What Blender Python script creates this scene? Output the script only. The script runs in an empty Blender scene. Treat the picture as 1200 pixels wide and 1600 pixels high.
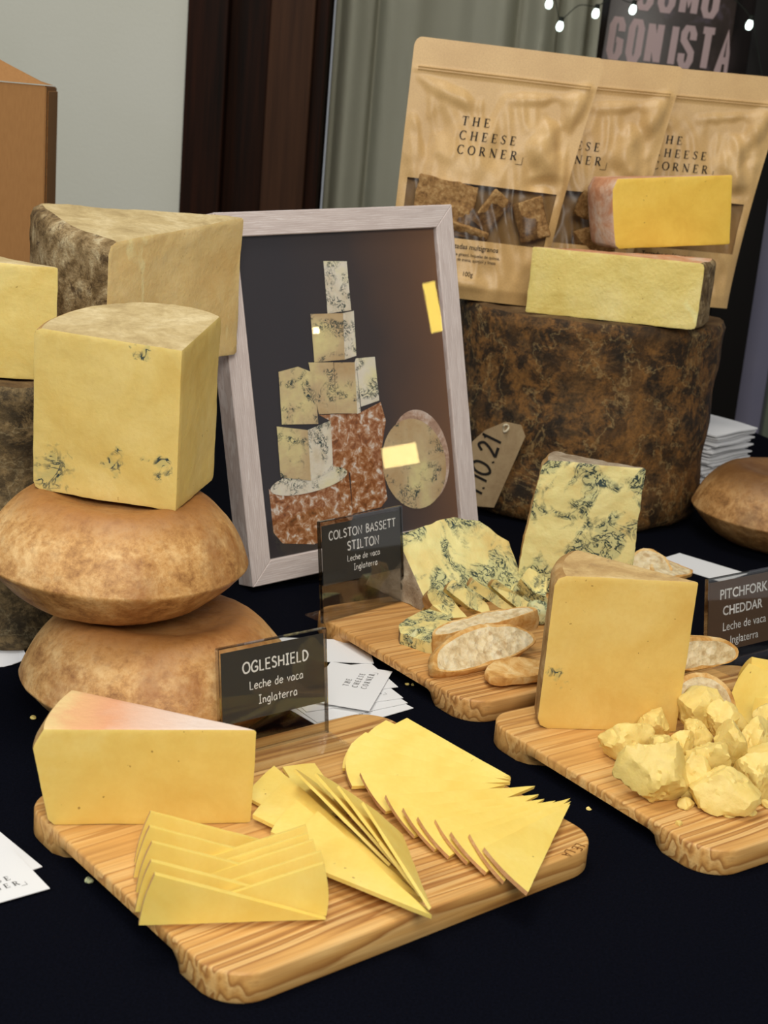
import bpy, bmesh, math, random
from mathutils import Vector, Matrix, noise
from math import sin, cos, pi, radians as RAD, sqrt

# ------------------------------------------------------------------ camera, world, lights, exposure
SC = bpy.context.scene
COL = SC.collection
FPX, PITCH, ROLL, CAM_H = 2220.0, RAD(15.5), RAD(5.0), 0.44     # table top is z = 0
_f = Vector((0, cos(PITCH), -sin(PITCH))); _u = Vector((0, sin(PITCH), cos(PITCH))); _r = Vector((1, 0, 0))
CR = _r*cos(ROLL) + _u*sin(ROLL); CU = -_r*sin(ROLL) + _u*cos(ROLL); CF = _f
CAM = Vector((0, 0, CAM_H))
cd = bpy.data.cameras.new('camera'); cam = bpy.data.objects.new('camera', cd); COL.objects.link(cam)
cam.matrix_world = Matrix(((CR.x, CU.x, -CF.x, 0), (CR.y, CU.y, -CF.y, 0), (CR.z, CU.z, -CF.z, CAM_H), (0, 0, 0, 1)))
cd.sensor_fit = 'VERTICAL'; cd.sensor_height = 36.0; cd.sensor_width = 27.0; cd.lens = FPX/1600*36.0
cd.clip_start = 0.02; cd.clip_end = 50
cd.dof.use_dof = True; cd.dof.focus_distance = 1.08; cd.dof.aperture_fstop = 16
SC.camera = cam

SC.view_settings.view_transform = 'Standard'; SC.view_settings.look = 'None'
SC.view_settings.gamma = 1.0; SC.view_settings.use_curve_mapping = False
SC.view_settings.exposure = 0.14

world = bpy.data.worlds.new('room_light'); SC.world = world; world.use_nodes = True
world.node_tree.nodes['Background'].inputs[0].default_value = (0.93, 0.96, 1.0, 1)
world.node_tree.nodes['Background'].inputs[1].default_value = 0.24

def area(name, loc, target, size, power, color=(1, 1, 1), sy=None):
    l = bpy.data.lights.new(name, 'AREA'); l.energy = power; l.color = color
    l.shape = 'RECTANGLE'; l.size = size; l.size_y = sy or size
    o = bpy.data.objects.new(name, l); COL.objects.link(o)
    o.location = loc
    o.rotation_euler = (Vector(target) - Vector(loc)).to_track_quat('-Z', 'Y').to_euler()
    return o
area('ceiling_lamp_front', (0.15, -0.75, 1.35), (0.0, 1.3, 0.15), 0.8, 27, (1.0, 0.95, 0.86))
area('ceiling_lamp_above', (-0.25, 0.95, 2.2), (0.0, 1.15, 0), 0.9, 20, (1.0, 0.96, 0.88))
area('daylight_side', (-2.2, -0.3, 1.5), (0.0, 1.3, 0.2), 1.2, 15, (0.86, 0.93, 1.0))

# small warm shop lamps off to the right; the picture glass mirrors them
area('warm_lamp_low', (1.932, 0.886, 0.341), (0.011, 1.395, 0.113), 0.085, 0.26, (1.0, 0.80, 0.30), 0.05)
area('warm_lamp_high', (1.941, 1.029, 0.678), (0.032, 1.451, 0.258), 0.03, 0.24, (1.0, 0.72, 0.12), 0.12)
area('warm_lamp_small', (1.787, 0.776, 0.654), (-0.080, 1.358, 0.237), 0.014, 0.03, (1.0, 0.86, 0.5), 0.014)

# ------------------------------------------------------------------ pixel rays of the photograph
def ray(x, y): return CF*FPX + CR*(x-600) - CU*(y-800)
def pz(x, y, z=0.0):
    d = ray(x, y); return CAM + d*((z-CAM_H)/d.z)
def py(x, y, Y):
    d = ray(x, y); return CAM + d*(Y/d.y)
def pplane(x, y, p0, n):
    d = ray(x, y); return CAM + d*((p0-CAM).dot(n)/d.dot(n))

# ------------------------------------------------------------------ materials
def L(r, g, b):
    f = lambda c: (c/255/12.92) if c/255 <= 0.04045 else ((c/255+0.055)/1.055)**2.4
    return (f(r), f(g), f(b), 1.0)

class NT:
    def __init__(s, name):
        m = bpy.data.materials.new(name); m.use_nodes = True; s.m = m; s.t = m.node_tree
        s.b = s.t.nodes['Principled BSDF']; s.out = s.t.nodes['Material Output']
        s.tc = s.t.nodes.new('ShaderNodeTexCoord'); s.obj = s.tc.outputs['Object']
    def n(s, k, **kw):
        q = s.t.nodes.new(k)
        for a, v in kw.items(): setattr(q, a, v)
        return q
    def ln(s, a, b): s.t.links.new(a, b)
    def set(s, sock, v):
        if hasattr(v, 'is_output') or isinstance(v, bpy.types.NodeSocket): s.ln(v, sock)
        else: sock.default_value = v
    def map(s, scale=(1, 1, 1), rot=(0, 0, 0), loc=(0, 0, 0), vec=None):
        q = s.n('ShaderNodeMapping'); s.ln(vec or s.obj, q.inputs['Vector'])
        q.inputs['Scale'].default_value = scale; q.inputs['Rotation'].default_value = rot; q.inputs['Location'].default_value = loc
        return q.outputs[0]
    def noise(s, scale, detail=4, rough=0.55, dist=0.0, vec=None, col=False):
        q = s.n('ShaderNodeTexNoise'); s.ln(vec or s.obj, q.inputs['Vector'])
        q.inputs['Scale'].default_value = scale; q.inputs['Detail'].default_value = detail
        q.inputs['Roughness'].default_value = rough; q.inputs['Distortion'].default_value = dist
        return q.outputs['Color' if col else 0]
    def voro(s, scale, feature='F1', vec=None):
        q = s.n('ShaderNodeTexVoronoi', feature=feature); s.ln(vec or s.obj, q.inputs['Vector']); q.inputs['Scale'].default_value = scale
        return q.outputs[0]
    def wave(s, scale, dist=3, detail=2, dscale=1.0, direction='Y', vec=None, kind='BANDS'):
        q = s.n('ShaderNodeTexWave', wave_type=kind)
        if kind == 'BANDS': q.bands_direction = direction
        s.ln(vec or s.obj, q.inputs['Vector'])
        q.inputs['Scale'].default_value = scale; q.inputs['Distortion'].default_value = dist
        q.inputs['Detail'].default_value = detail; q.inputs['Detail Scale'].default_value = dscale
        return q.outputs['Fac']
    def ramp(s, fac, stops, interp='LINEAR'):
        q = s.n('ShaderNodeValToRGB'); q.color_ramp.interpolation = interp
        el = q.color_ramp.elements
        while len(el) < len(stops): el.new(0.5)
        for e, (p, c) in zip(el, stops):
            e.position = p; e.color = c if not isinstance(c, (int, float)) else (c, c, c, 1)
        s.ln(fac, q.inputs[0]); return q.outputs[0]
    def mix(s, fac, a, b, mode='MIX'):
        q = s.n('ShaderNodeMix', data_type='RGBA', blend_type=mode); q.clamp_factor = True
        s.set(q.inputs[0], fac); s.set(q.inputs[6], a); s.set(q.inputs[7], b); return q.outputs[2]
    def math(s, op, a, b=0.0):
        q = s.n('ShaderNodeMath', operation=op); s.set(q.inputs[0], a); s.set(q.inputs[1], b); return q.outputs[0]
    def spot(s, c, r0, r1):
        a = s.n('ShaderNodeVectorMath', operation='ADD')
        nz = s.n('ShaderNodeVectorMath', operation='SUBTRACT'); s.ln(s.noise(110, 2, 0.5, col=True), nz.inputs[0]); nz.inputs[1].default_value = (0.5, 0.5, 0.5)
        sc = s.n('ShaderNodeVectorMath', operation='SCALE'); s.ln(nz.outputs[0], sc.inputs[0]); sc.inputs['Scale'].default_value = 0.035
        s.ln(s.obj, a.inputs[0]); s.ln(sc.outputs[0], a.inputs[1])
        q = s.n('ShaderNodeVectorMath', operation='DISTANCE'); s.ln(a.outputs[0], q.inputs[0]); q.inputs[1].default_value = c
        return s.ramp(s.math('DIVIDE', q.outputs['Value'], r1), [(r0/r1, 1.0), (1.0, 0.0)])
    def bump(s, h, strength=0.3, dist=0.002):
        q = s.n('ShaderNodeBump'); q.inputs['Strength'].default_value = strength; q.inputs['Distance'].default_value = dist
        s.ln(h, q.inputs['Height']); s.ln(q.outputs[0], s.b.inputs['Normal'])
    def fin(s, col, rough=0.6, spec=0.3, sss=0.0, metal=0.0):
        s.set(s.b.inputs['Base Color'], col); s.set(s.b.inputs['Roughness'], rough)
        s.b.inputs['Specular IOR Level'].default_value = spec; s.b.inputs['Metallic'].default_value = metal
        if sss:
            s.b.inputs['Subsurface Weight'].default_value = sss
            s.b.inputs['Subsurface Radius'].default_value = (1.0, 0.6, 0.25); s.b.inputs['Subsurface Scale'].default_value = 0.004
        return s.m

def m_plain(name, col, rough=0.6, spec=0.3, metal=0.0):
    return NT(name).fin(col, rough, spec, metal=metal)

def m_paste(name, c0, c1, c2, fine=260, veins=(), rough=0.5, sss=0.12, bump=0.25, speck=None, pits=True):
    t = NT(name)
    c = t.ramp(t.noise(16, 5, 0.6, 0.4), [(0.3, c1), (0.5, c0), (0.72, c2)])
    f = t.noise(fine, 3, 0.6)
    c = t.mix(t.ramp(f, [(0.35, 0.22), (0.6, 0.0)]), c, c1)
    if speck:
        v = t.ramp(t.noise(48, 3, 0.5, 0.8, vec=t.map((0.5, 1, 0.25), rot=(0.5, 0.7, 0.3))), [(0.64, 0.0), (0.69, 0.75)])
        c = t.mix(v, c, speck)
    if pits:                                        # tiny dark holes in the cut face
        pt = t.math('MULTIPLY', t.ramp(t.noise(300, 1, 0.4), [(0.755, 0.0), (0.775, 1.0)]), t.ramp(t.noise(24, 1, 0.5), [(0.52, 0.0), (0.58, 1.0)]))
        c = t.mix(t.math('MULTIPLY', pt, 0.7), c, L(136, 96, 40))
    for (p, r) in veins:
        m = t.spot(p, r*0.35, r)
        line = t.ramp(t.noise(95, 3, 0.6, 1.2), [(0.47, 0.0), (0.5, 1.0), (0.55, 1.0), (0.58, 0.0)])
        c = t.mix(t.math('MULTIPLY', m, 0.38), c, L(150, 158, 110))
        c = t.mix(t.math('MULTIPLY', m, line), c, L(52, 66, 66))
    h = t.mix(0.5, f, t.noise(60, 4, 0.6))
    t.bump(h, bump, 0.0016)
    return t.fin(c, rough, 0.35, sss)

def m_stilton(name, base=L(228, 216, 148), warm=L(222, 196, 124), dens=0.497, scale=1.15, vec_scale=(1, 1, 1), halo=True):
    t = NT(name); v = t.map(vec_scale)
    c = t.ramp(t.noise(20, 4, 0.6, vec=v), [(0.32, warm), (0.5, base), (0.75, L(234, 224, 160))])
    patch = t.noise(26*scale, 3, 0.55, 0.6, vec=v)
    pm = t.ramp(patch, [(dens-0.03, 0.0), (dens+0.06, 1.0)])
    if halo: c = t.mix(t.math('MULTIPLY', pm, 0.45), c, L(158, 170, 130))
    l1 = t.ramp(t.noise(68*scale, 4, 0.62, 1.4, vec=v), [(0.455, 0.0), (0.48, 1.0), (0.52, 1.0), (0.545, 0.0)])
    l2 = t.ramp(t.noise(150*scale, 3, 0.6, 1.2, vec=v), [(0.56, 0.0), (0.62, 1.0)])
    k = t.math('MULTIPLY', pm, t.math('MAXIMUM', l1, t.math('MULTIPLY', l2, 0.55)))
    c = t.mix(k, c, L(44, 62, 60))
    t.bump(t.mix(0.5, t.noise(240, 4, 0.6), t.noise(60, 4, 0.6)), 0.4, 0.002)
    return t.fin(c, 0.5, 0.35, 0.1)

def m_rind(name, stops, scale=30, stretch=(1, 1, 1), detail=8, rough=0.75, bump=0.5, over=None, spec=0.25, bd=0.003):
    t = NT(name); v = t.map(stretch)
    n = t.noise(scale, detail, 0.68, 0.5, vec=v)
    c = t.ramp(n, stops)
    if over:
        c2, sc, lo, hi, amt = over
        c = t.mix(t.ramp(t.noise(sc, 6, 0.7, 0.8), [(lo, 0.0), (hi, amt)]), c, c2)
    f = t.noise(scale*8, 5, 0.65, vec=v)
    c = t.mix(t.ramp(f, [(0.3, 0.35), (0.55, 0.0)]), c, stops[0][1])
    t.bump(t.mix(0.5, n, f), bump, bd)
    return t.fin(c, rough, spec)

def m_wood(name, light, mid, dark, tint=0.0):
    t = NT(name)
    warp = t.noise(5, 2, 0.5, vec=t.map((0.7, 1, 1)), col=True)
    v0 = t.n('ShaderNodeMix', data_type='VECTOR'); v0.inputs[0].default_value = 0.02
    t.ln(t.obj, v0.inputs[4]); t.ln(warp, v0.inputs[5])
    v = t.map((0.028, 1.0, 0.6), rot=(RAD(12), 0, RAD(0.8)), vec=v0.outputs[1])
    rings = t.noise(78, 2.5, 0.45, 0.12, vec=v)
    c = t.ramp(rings, [(0.30, light), (0.44, mid), (0.50, dark), (0.525, light), (0.60, mid), (0.645, dark), (0.67, light)])
    fib = t.noise(420, 3, 0.6, vec=t.map((0.03, 1, 1)))
    c = t.mix(t.ramp(fib, [(0.3, 0.45), (0.6, 0.0)]), c, dark)
    big = t.noise(9, 2, 0.5, vec=t.map((0.3, 1, 0.3)))
    c = t.mix(t.ramp(big, [(0.42, 0.0), (0.65, 0.55)]), c, mid)
    t.bump(t.mix(0.4, rings, fib), 0.12, 0.001)
    return t.fin(c, 0.46, 0.35)

def m_clear(name, tint=(0.93, 0.94, 0.94, 1), gloss=0.12, rough=0.03, fres=0.55):
    t = NT(name)
    tr = t.n('ShaderNodeBsdfTransparent'); tr.inputs[0].default_value = tint
    gl = t.n('ShaderNodeBsdfGlossy'); gl.inputs['Roughness'].default_value = rough
    lw = t.n('ShaderNodeLayerWeight'); lw.inputs[0].default_value = 0.35
    fac = t.math('ADD', t.math('MULTIPLY', lw.outputs['Fresnel'], fres), gloss*0.3)
    mx = t.n('ShaderNodeMixShader'); t.ln(fac, mx.inputs[0]); t.ln(tr.outputs[0], mx.inputs[1]); t.ln(gl.outputs[0], mx.inputs[2])
    t.ln(mx.outputs[0], t.out.inputs['Surface']); return t.m

MAT = {}
M = MAT
M['ogle_paste'] = m_paste('pale_yellow_paste', L(234, 202, 108), L(224, 186, 90), L(238, 212, 128), veins=(), bump=0.12)
M['slice_paste'] = m_paste('slice_paste', L(239, 211, 112), L(231, 197, 92), L(242, 219, 130), bump=0.1, sss=0.2)
M['cheddar_paste'] = m_paste('cheddar_paste', L(230, 195, 108), L(220, 178, 90), L(235, 205, 124), veins=[((-0.0965, -0.013, 0.042), 0.0085)], bump=0.22)
M['mature_paste'] = m_paste('mature_paste', L(228, 200, 118), L(218, 184, 98), L(234, 210, 136),
    veins=[((-0.088, 0.018, 0.021), 0.015), ((-0.098, 0.020, 0.008), 0.012), ((-0.046, 0.010, 0.030), 0.010), ((-0.012, 0.003, 0.031), 0.009), ((-0.03, 0.0065, 0.112), 0.007)], bump=0.3)
M['amber_paste'] = m_paste('amber_paste', L(232, 202, 138), L(222, 184, 116), L(238, 212, 154), bump=0.5, speck=L(240, 222, 160))
M['yellow_paste'] = m_paste('yellow_paste', L(232, 206, 122), L(222, 190, 100), L(236, 214, 136), bump=0.35)
M['chunk_paste'] = m_paste('chunk_paste', L(232, 206, 124), L(220, 188, 100), L(240, 220, 150), bump=0.8, fine=160, sss=0.2)
M['gold_paste'] = m_paste('gold_paste', L(232, 192, 78), L(218, 172, 62), L(238, 202, 92), bump=0.12)
M['film_paste'] = m_paste('wrapped_paste', L(228, 206, 122), L(214, 186, 96), L(236, 218, 146), bump=0.8, speck=L(240, 230, 160))
M['stilton'] = m_stilton('blue_veined_paste')
M['stilton_small'] = m_stilton('blue_veined_paste_pale', base=L(230, 214, 140), dens=0.475, scale=1.5)
M['stilton_crumb'] = m_stilton('blue_veined_crumb', base=L(206, 208, 160), dens=0.45, scale=1.8)
M['pink_rind'] = m_rind('pink_rind', [(0.3, L(182, 120, 84)), (0.5, L(206, 150, 112)), (0.7, L(224, 196, 166))], 26, bump=0.4, over=(L(222, 204, 184), 18, 0.5, 0.64, 0.7))
t = NT('blushed_top_rind'); _s = t.n('ShaderNodeSeparateXYZ'); t.ln(t.obj, _s.inputs[0]); _n = t.noise(36, 6, 0.65, 0.4)
_x = t.math('ADD', t.math('MULTIPLY', _s.outputs[0], -7.0), t.math('MULTIPLY', _n, 0.28))   # tip white, then pink, beige at the broad end
_c = t.ramp(_x, [(0.40, L(228, 208, 194)), (0.62, L(226, 190, 166)), (0.78, L(224, 164, 124)), (0.92, L(226, 176, 126)), (1.0, L(226, 196, 138))])
t.bump(t.noise(150, 5, 0.65), 0.4, 0.002); M['blush_rind'] = t.fin(t.mix(t.ramp(_n, [(0.3, 0.4), (0.5, 0.0)]), _c, L(214, 168, 130)), 0.65, 0.25)
M['slice_rind'] = m_rind('slice_rind', [(0.3, L(182, 126, 80)), (0.55, L(208, 160, 110)), (0.75, L(226, 200, 158))], 60, bump=0.4)
M['cream_rind'] = m_rind('cream_rind', [(0.3, L(168, 132, 84)), (0.5, L(204, 172, 116)), (0.72, L(224, 200, 146))], 26, bump=0.6, over=(L(150, 126, 92), 40, 0.58, 0.7, 0.6))
M['grey_rind'] = m_rind('mottled_grey_rind', [(0.30, L(62, 46, 26)), (0.44, L(124, 100, 64)), (0.55, L(166, 142, 102)), (0.68, L(206, 188, 148))], 55, detail=10, bump=0.9, over=(L(66, 46, 28), 70, 0.54, 0.64, 0.8))
M['top_rind'] = m_rind('pale_top_rind', [(0.25, L(150, 126, 84)), (0.48, L(192, 170, 122)), (0.72, L(222, 204, 160))], 24, bump=0.5)
M['stilton_rind'] = m_rind('stilton_rind', [(0.3, L(128, 108, 84)), (0.5, L(160, 142, 118)), (0.72, L(190, 176, 152))], 55, bump=0.7)
M['brown_edge'] = m_rind('brown_edge_rind', [(0.3, L(132, 96, 54)), (0.5, L(176, 138, 84)), (0.72, L(208, 180, 130))], 40, bump=0.5)
def m_cloth_rind(name, dark, c1, c2, c3):
    t = NT(name)
    n = t.noise(19, 10, 0.76, 0.3)
    c = t.ramp(n, [(0.3, dark), (0.43, c1), (0.52, c2), (0.6, c1), (0.7, c3)])
    c = t.mix(t.ramp(t.noise(42, 9, 0.78, 0.4), [(0.45, 0.9), (0.55, 0.0)]), c, dark)
    c = t.mix(t.ramp(t.noise(9, 4, 0.6, 0.5), [(0.5, 0.0), (0.68, 0.55)]), c, c2)
    cre = t.ramp(t.noise(15, 7, 0.62, 0.4), [(0.488, 0.0), (0.498, 0.8), (0.503, 0.8), (0.513, 0.0)])
    c = t.mix(t.math('MULTIPLY', cre, 0.5), c, c3)
    f = t.noise(190, 6, 0.7)
    c = t.mix(t.ramp(f, [(0.36, 0.5), (0.55, 0.0)]), c, dark)
    t.bump(t.mix(0.5, n, t.noise(90, 6, 0.7)), 0.9, 0.004)
    return t.fin(c, 0.7, 0.3)
M['drum_rind'] = m_cloth_rind('cloth_bound_rind', L(32, 25, 17), L(94, 70, 42), L(136, 94, 46), L(184, 156, 104))
M['drum_rind_grey'] = m_cloth_rind('mossy_cloth_rind', L(44, 36, 24), L(104, 86, 56), L(140, 118, 80), L(176, 160, 122))
M['drum_top'] = m_rind('cloth_top_rind', [(0.3, L(58, 42, 26)), (0.5, L(98, 74, 46)), (0.72, L(136, 112, 76))], 30, bump=0.6)
def m_wheel(name, lo, mid, hi, blot):
    t = NT(name)
    n = t.noise(40, 10, 0.78, 0.2, vec=t.map((1, 1, 1.2)))
    c = t.ramp(n, [(0.34, lo), (0.48, mid), (0.62, hi)])
    c = t.mix(t.ramp(t.noise(13, 5, 0.66, 0.3), [(0.5, 0.0), (0.64, 0.65)]), c, blot)
    sp = t.n('ShaderNodeSeparateXYZ'); t.ln(t.obj, sp.inputs[0])
    top = t.ramp(t.math('ADD', t.math('MULTIPLY', sp.outputs[2], 10.0), t.math('MULTIPLY', n, 0.35)), [(0.84, 0.0), (1.0, 0.8)])
    c = t.mix(top, c, blot)
    f = t.noise(150, 5, 0.7)
    c = t.mix(t.ramp(f, [(0.34, 0.4), (0.52, 0.0)]), c, lo)
    t.bump(t.mix(0.5, t.noise(46, 5, 0.6), f), 0.45, 0.003)
    return t.fin(c, 0.5, 0.4)
M['wheel_rind'] = m_wheel('washed_wheel_rind', L(138, 90, 44), L(200, 150, 88), L(228, 188, 128), L(146, 88, 36))
M['wheel_rind_dark'] = m_wheel('brown_wheel_rind', L(108, 72, 36), L(168, 122, 70), L(198, 156, 102), L(104, 68, 32))
M['board'] = m_wood('pine_board', L(228, 186, 120), L(212, 160, 90), L(158, 106, 54))
M['board_dark'] = m_wood('pine_board_warm', L(222, 176, 112), L(204, 150, 84), L(146, 98, 50))
t = NT('navy_tablecloth'); _w = t.noise(900, 2, 0.5)
t.bump(t.mix(0.35, _w, t.noise(7, 3, 0.5)), 0.35, 0.004)
M['cloth'] = t.fin(t.ramp(t.noise(600, 3, 0.6), [(0.3, L(4, 5, 11)), (0.7, L(9, 11, 21))]), 0.95, 0.04)
t = NT('kraft_paper'); _k = t.noise(700, 3, 0.6)
_c = t.ramp(t.noise(14, 3, 0.5), [(0.3, L(192, 154, 98)), (0.7, L(210, 174, 116))])
_c = t.mix(t.ramp(_k, [(0.35, 0.25), (0.6, 0.0)]), _c, L(150, 112, 66)); t.bump(_k, 0.12, 0.0008)
M['kraft'] = t.fin(_c, 0.42, 0.5)
t = NT('corrugated_cardboard'); _k = t.noise(420, 3, 0.6, vec=t.map((1, 1, 0.2)))
_c = t.mix(t.ramp(_k, [(0.35, 0.25), (0.62, 0.0)]), L(156, 112, 66), L(132, 92, 50)); t.bump(_k, 0.08, 0.0008)
M['cardboard'] = t.fin(_c, 0.75, 0.2)
M['cardboard_edge'] = m_plain('cardboard_edge', L(120, 80, 44), 0.85, 0.1)
M['ink'] = m_plain('black_ink', L(34, 30, 26), 0.6, 0.2)
M['grey_ink'] = m_plain('grey_ink', L(92, 90, 88), 0.6, 0.2)
M['white_ink'] = m_plain('white_lettering', L(238, 238, 236), 0.55, 0.2)
M['slate_card'] = m_plain('dark_grey_card', L(64, 62, 58), 0.5, 0.3)
M['brown_card'] = m_plain('dark_brown_card', L(98, 76, 58), 0.4, 0.4)
M['white_card'] = m_plain('white_card', L(226, 227, 228), 0.6, 0.25)
t = NT('paper_napkin'); t.bump(t.noise(500, 3, 0.6), 0.3, 0.0008); M['napkin'] = t.fin(L(240, 240, 242), 0.85, 0.1)
M['acrylic'] = m_clear('clear_acrylic', (0.965, 0.965, 0.96, 1), 0.03, fres=0.16)
M['film'] = m_clear('clear_film', (0.68, 0.64, 0.58, 1), 0.06, 0.32, fres=0.12)
M['glass'] = m_clear('picture_glass', (0.98, 0.98, 0.98, 1), 0.13, 0.0, fres=0.2)
t = NT('grey_washed_wood'); _g = t.wave(150, 7, 3, 1.1, 'Y', vec=t.map((0.22, 1, 1)))
_g2 = t.noise(220, 5, 0.6, 0.5, vec=t.map((0.12, 1, 1)))
_c = t.ramp(_g, [(0.2, L(208, 194, 188)), (0.6, L(198, 182, 176)), (0.9, L(220, 210, 206))])
_c = t.mix(t.ramp(_g2, [(0.35, 0.4), (0.6, 0.0)]), _c, L(172, 154, 148)); t.bump(_g2, 0.15, 0.001)
M['frame'] = t.fin(_c, 0.55, 0.3)
t = NT('bread_crust'); _k = t.noise(60, 6, 0.65, 0.4); t.bump(_k, 0.6, 0.003)
M['crust'] = t.fin(t.ramp(_k, [(0.3, L(168, 112, 52)), (0.46, L(206, 156, 86)), (0.6, L(226, 190, 128)), (0.75, L(238, 220, 180))]), 0.6, 0.3)
t = NT('bread_crumb'); _k = t.noise(120, 5, 0.6, 0.3); _v = t.voro(150)
_c = t.ramp(_k, [(0.3, L(190, 162, 116)), (0.5, L(220, 200, 158)), (0.75, L(234, 222, 190))])
_c = t.mix(t.ramp(t.noise(75, 3, 0.5), [(0.62, 0.0), (0.7, 0.7)]), _c, L(170, 136, 90))
t.bump(t.mix(0.5, _k, _v), 1.0, 0.004); M['crumb'] = t.fin(_c, 0.8, 0.15, 0.08)
t = NT('seeded_cracker'); _k = t.noise(150, 5, 0.7)
M['cracker'] = t.fin(t.ramp(_k, [(0.3, L(92, 62, 34)), (0.5, L(150, 112, 66)), (0.7, L(186, 152, 102))]), 0.7, 0.2); t.bump(_k, 0.8, 0.003)
t = NT('painted_wall'); t.bump(t.noise(160, 4, 0.6), 0.25, 0.002)
M['wall'] = t.fin(t.ramp(t.noise(3, 3, 0.5), [(0.3, L(198, 197, 182)), (0.7, L(204, 203, 190))]), 0.8, 0.2)
t = NT('dark_mahogany'); _k = t.noise(60, 4, 0.6, vec=t.map((1, 1, 0.04)))
M['mahogany'] = t.fin(t.ramp(_k, [(0.3, L(16, 8, 4)), (0.7, L(46, 22, 10))]), 0.6, 0.1)
t = NT('brown_wood_panel'); _k = t.noise(70, 4, 0.6, vec=t.map((1, 1, 0.04)))
M['brown_wood'] = t.fin(t.ramp(_k, [(0.3, L(50, 31, 20)), (0.7, L(70, 45, 29))]), 0.6, 0.12)
M['black_paint'] = m_plain('black_door_frame', L(14, 11, 9), 0.6, 0.15)
t = NT('sage_curtain'); t.bump(t.noise(700, 2, 0.5), 0.2, 0.001)
M['curtain'] = t.fin(t.ramp(t.noise(12, 3, 0.5, vec=t.map((1, 1, 0.1))), [(0.3, L(182, 180, 160)), (0.7, L(194, 192, 172))]), 0.9, 0.1)
M['dark_pane'] = m_plain('dark_window_pane', L(30, 27, 26), 0.12, 0.5)
t = NT('blotchy_poster'); _k = t.noise(14, 5, 0.65, 0.6)
M['poster'] = t.fin(t.ramp(_k, [(0.3, L(44, 38, 34)), (0.55, L(62, 52, 48)), (0.75, L(98, 88, 100))]), 0.35, 0.4)
M['poster_ink'] = m_plain('mauve_lettering', L(176, 152, 150), 0.5, 0.3)
t = NT('grey_blue_door'); _k = t.noise(4, 3, 0.5)
M['grey_door'] = t.fin(t.ramp(_k, [(0.3, L(104, 104, 124)), (0.7, L(122, 118, 134))]), 0.4, 0.4)
M['green_metal'] = m_plain('grey_green_metal', L(92, 98, 84), 0.4, 0.4)
M['floor'] = m_plain('dark_floor', L(70, 62, 54), 0.6, 0.3)
M['tag'] = m_rind('buff_tag_card', [(0.3, L(142, 118, 86)), (0.5, L(158, 134, 100)), (0.7, L(170, 148, 112))], 30, bump=0.1, bd=0.0005)
M['string'] = m_plain('cotton_string', L(206, 194, 166), 0.9, 0.1)
t = NT('lit_bulb'); t.b.inputs['Emission Color'].default_value = (0.85, 1.0, 0.93, 1); t.b.inputs['Emission Strength'].default_value = 2.5
M['bulb'] = t.fin((0.9, 1, 0.95, 1), 0.3, 0.3)
M['wire'] = m_plain('dark_wire', L(30, 34, 28), 0.6, 0.2)

# ------------------------------------------------------------------ object helpers
def tag(o, label=None, cat=None, group=None, kind=None):
    if label: o['label'] = label
    if cat: o['category'] = cat
    if group: o['group'] = group
    if kind: o['kind'] = kind
    return o
def thing(name, label, cat, loc=(0, 0, 0), rot=(0, 0, 0), group=None):
    o = bpy.data.objects.new(name, None); COL.objects.link(o); o.empty_display_size = 0.02
    o.location = loc; o.rotation_euler = rot
    return tag(o, label, cat, group)
def link(name, bm, mats, parent=None, loc=(0, 0, 0), rot=(0, 0, 0), sharp=35, smooth=True):
    me = bpy.data.meshes.new(name); bm.normal_update(); bm.to_mesh(me); bm.free()
    for m in (mats if isinstance(mats, (list, tuple)) else [mats]): me.materials.append(m)
    if smooth:
        for p in me.polygons: p.use_smooth = True
        if sharp: me.set_sharp_from_angle(angle=RAD(sharp))
    o = bpy.data.objects.new(name, me); COL.objects.link(o); o.location = loc; o.rotation_euler = rot
    if parent: o.parent = parent
    return o
def struct(name, bm, mat, loc=(0, 0, 0), **kw):
    return tag(link(name, bm, mat, None, loc, **kw), kind='structure')
def dup(o, parent=None, loc=None, label=None):
    c = o.copy(); COL.objects.link(c)
    if parent: c.parent = parent
    if loc is not None: c.location = loc
    if label: c['label'] = label
    for ch in list(o.children): dup(ch, c)
    return c

def box_bm(sx, sy, sz, c=(0, 0, 0), bev=0.0, seg=2, bm=None):
    b = bmesh.new(); bmesh.ops.create_cube(b, size=1.0)
    for v in b.verts: v.co = Vector((v.co.x*sx + c[0], v.co.y*sy + c[1], v.co.z*sz + c[2]))
    if bev: bmesh.ops.bevel(b, geom=list(b.edges), offset=bev, segments=seg, profile=0.5, affect='EDGES')
    if bm is None: return b
    merge(bm, b); return bm
def merge(bm, b, M4=None):
    me = bpy.data.meshes.new('t'); b.to_mesh(me); b.free()
    if M4 is not None: me.transform(M4)
    bm.from_mesh(me); bpy.data.meshes.remove(me)
def refine(bm, ln, it=7):
    bmesh.ops.triangulate(bm, faces=[f for f in bm.faces if len(f.verts) > 4])
    for _ in range(it):
        es = [e for e in bm.edges if e.calc_length() > ln]
        if not es: break
        bmesh.ops.subdivide_edges(bm, edges=es, cuts=1, use_grid_fill=True)
        bmesh.ops.triangulate(bm, faces=[f for f in bm.faces if len(f.verts) > 4])
def rough_up(bm, amps, seed=0, clampz=None):
    bm.normal_update(); off = Vector((seed*1.37, seed*2.11, seed*0.73))
    for v in bm.verts:
        d = sum(noise.noise(v.co*f + off)*a for f, a in amps)
        co = v.co + v.normal*d
        if clampz is not None and co.z < clampz: co.z = clampz
        v.co = co
def pick(bm, idx):
    b = bm.copy(); bmesh.ops.delete(b, geom=[f for f in b.faces if f.material_index != idx], context='FACES')
    for f in b.faces: f.material_index = 0
    return b
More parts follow.
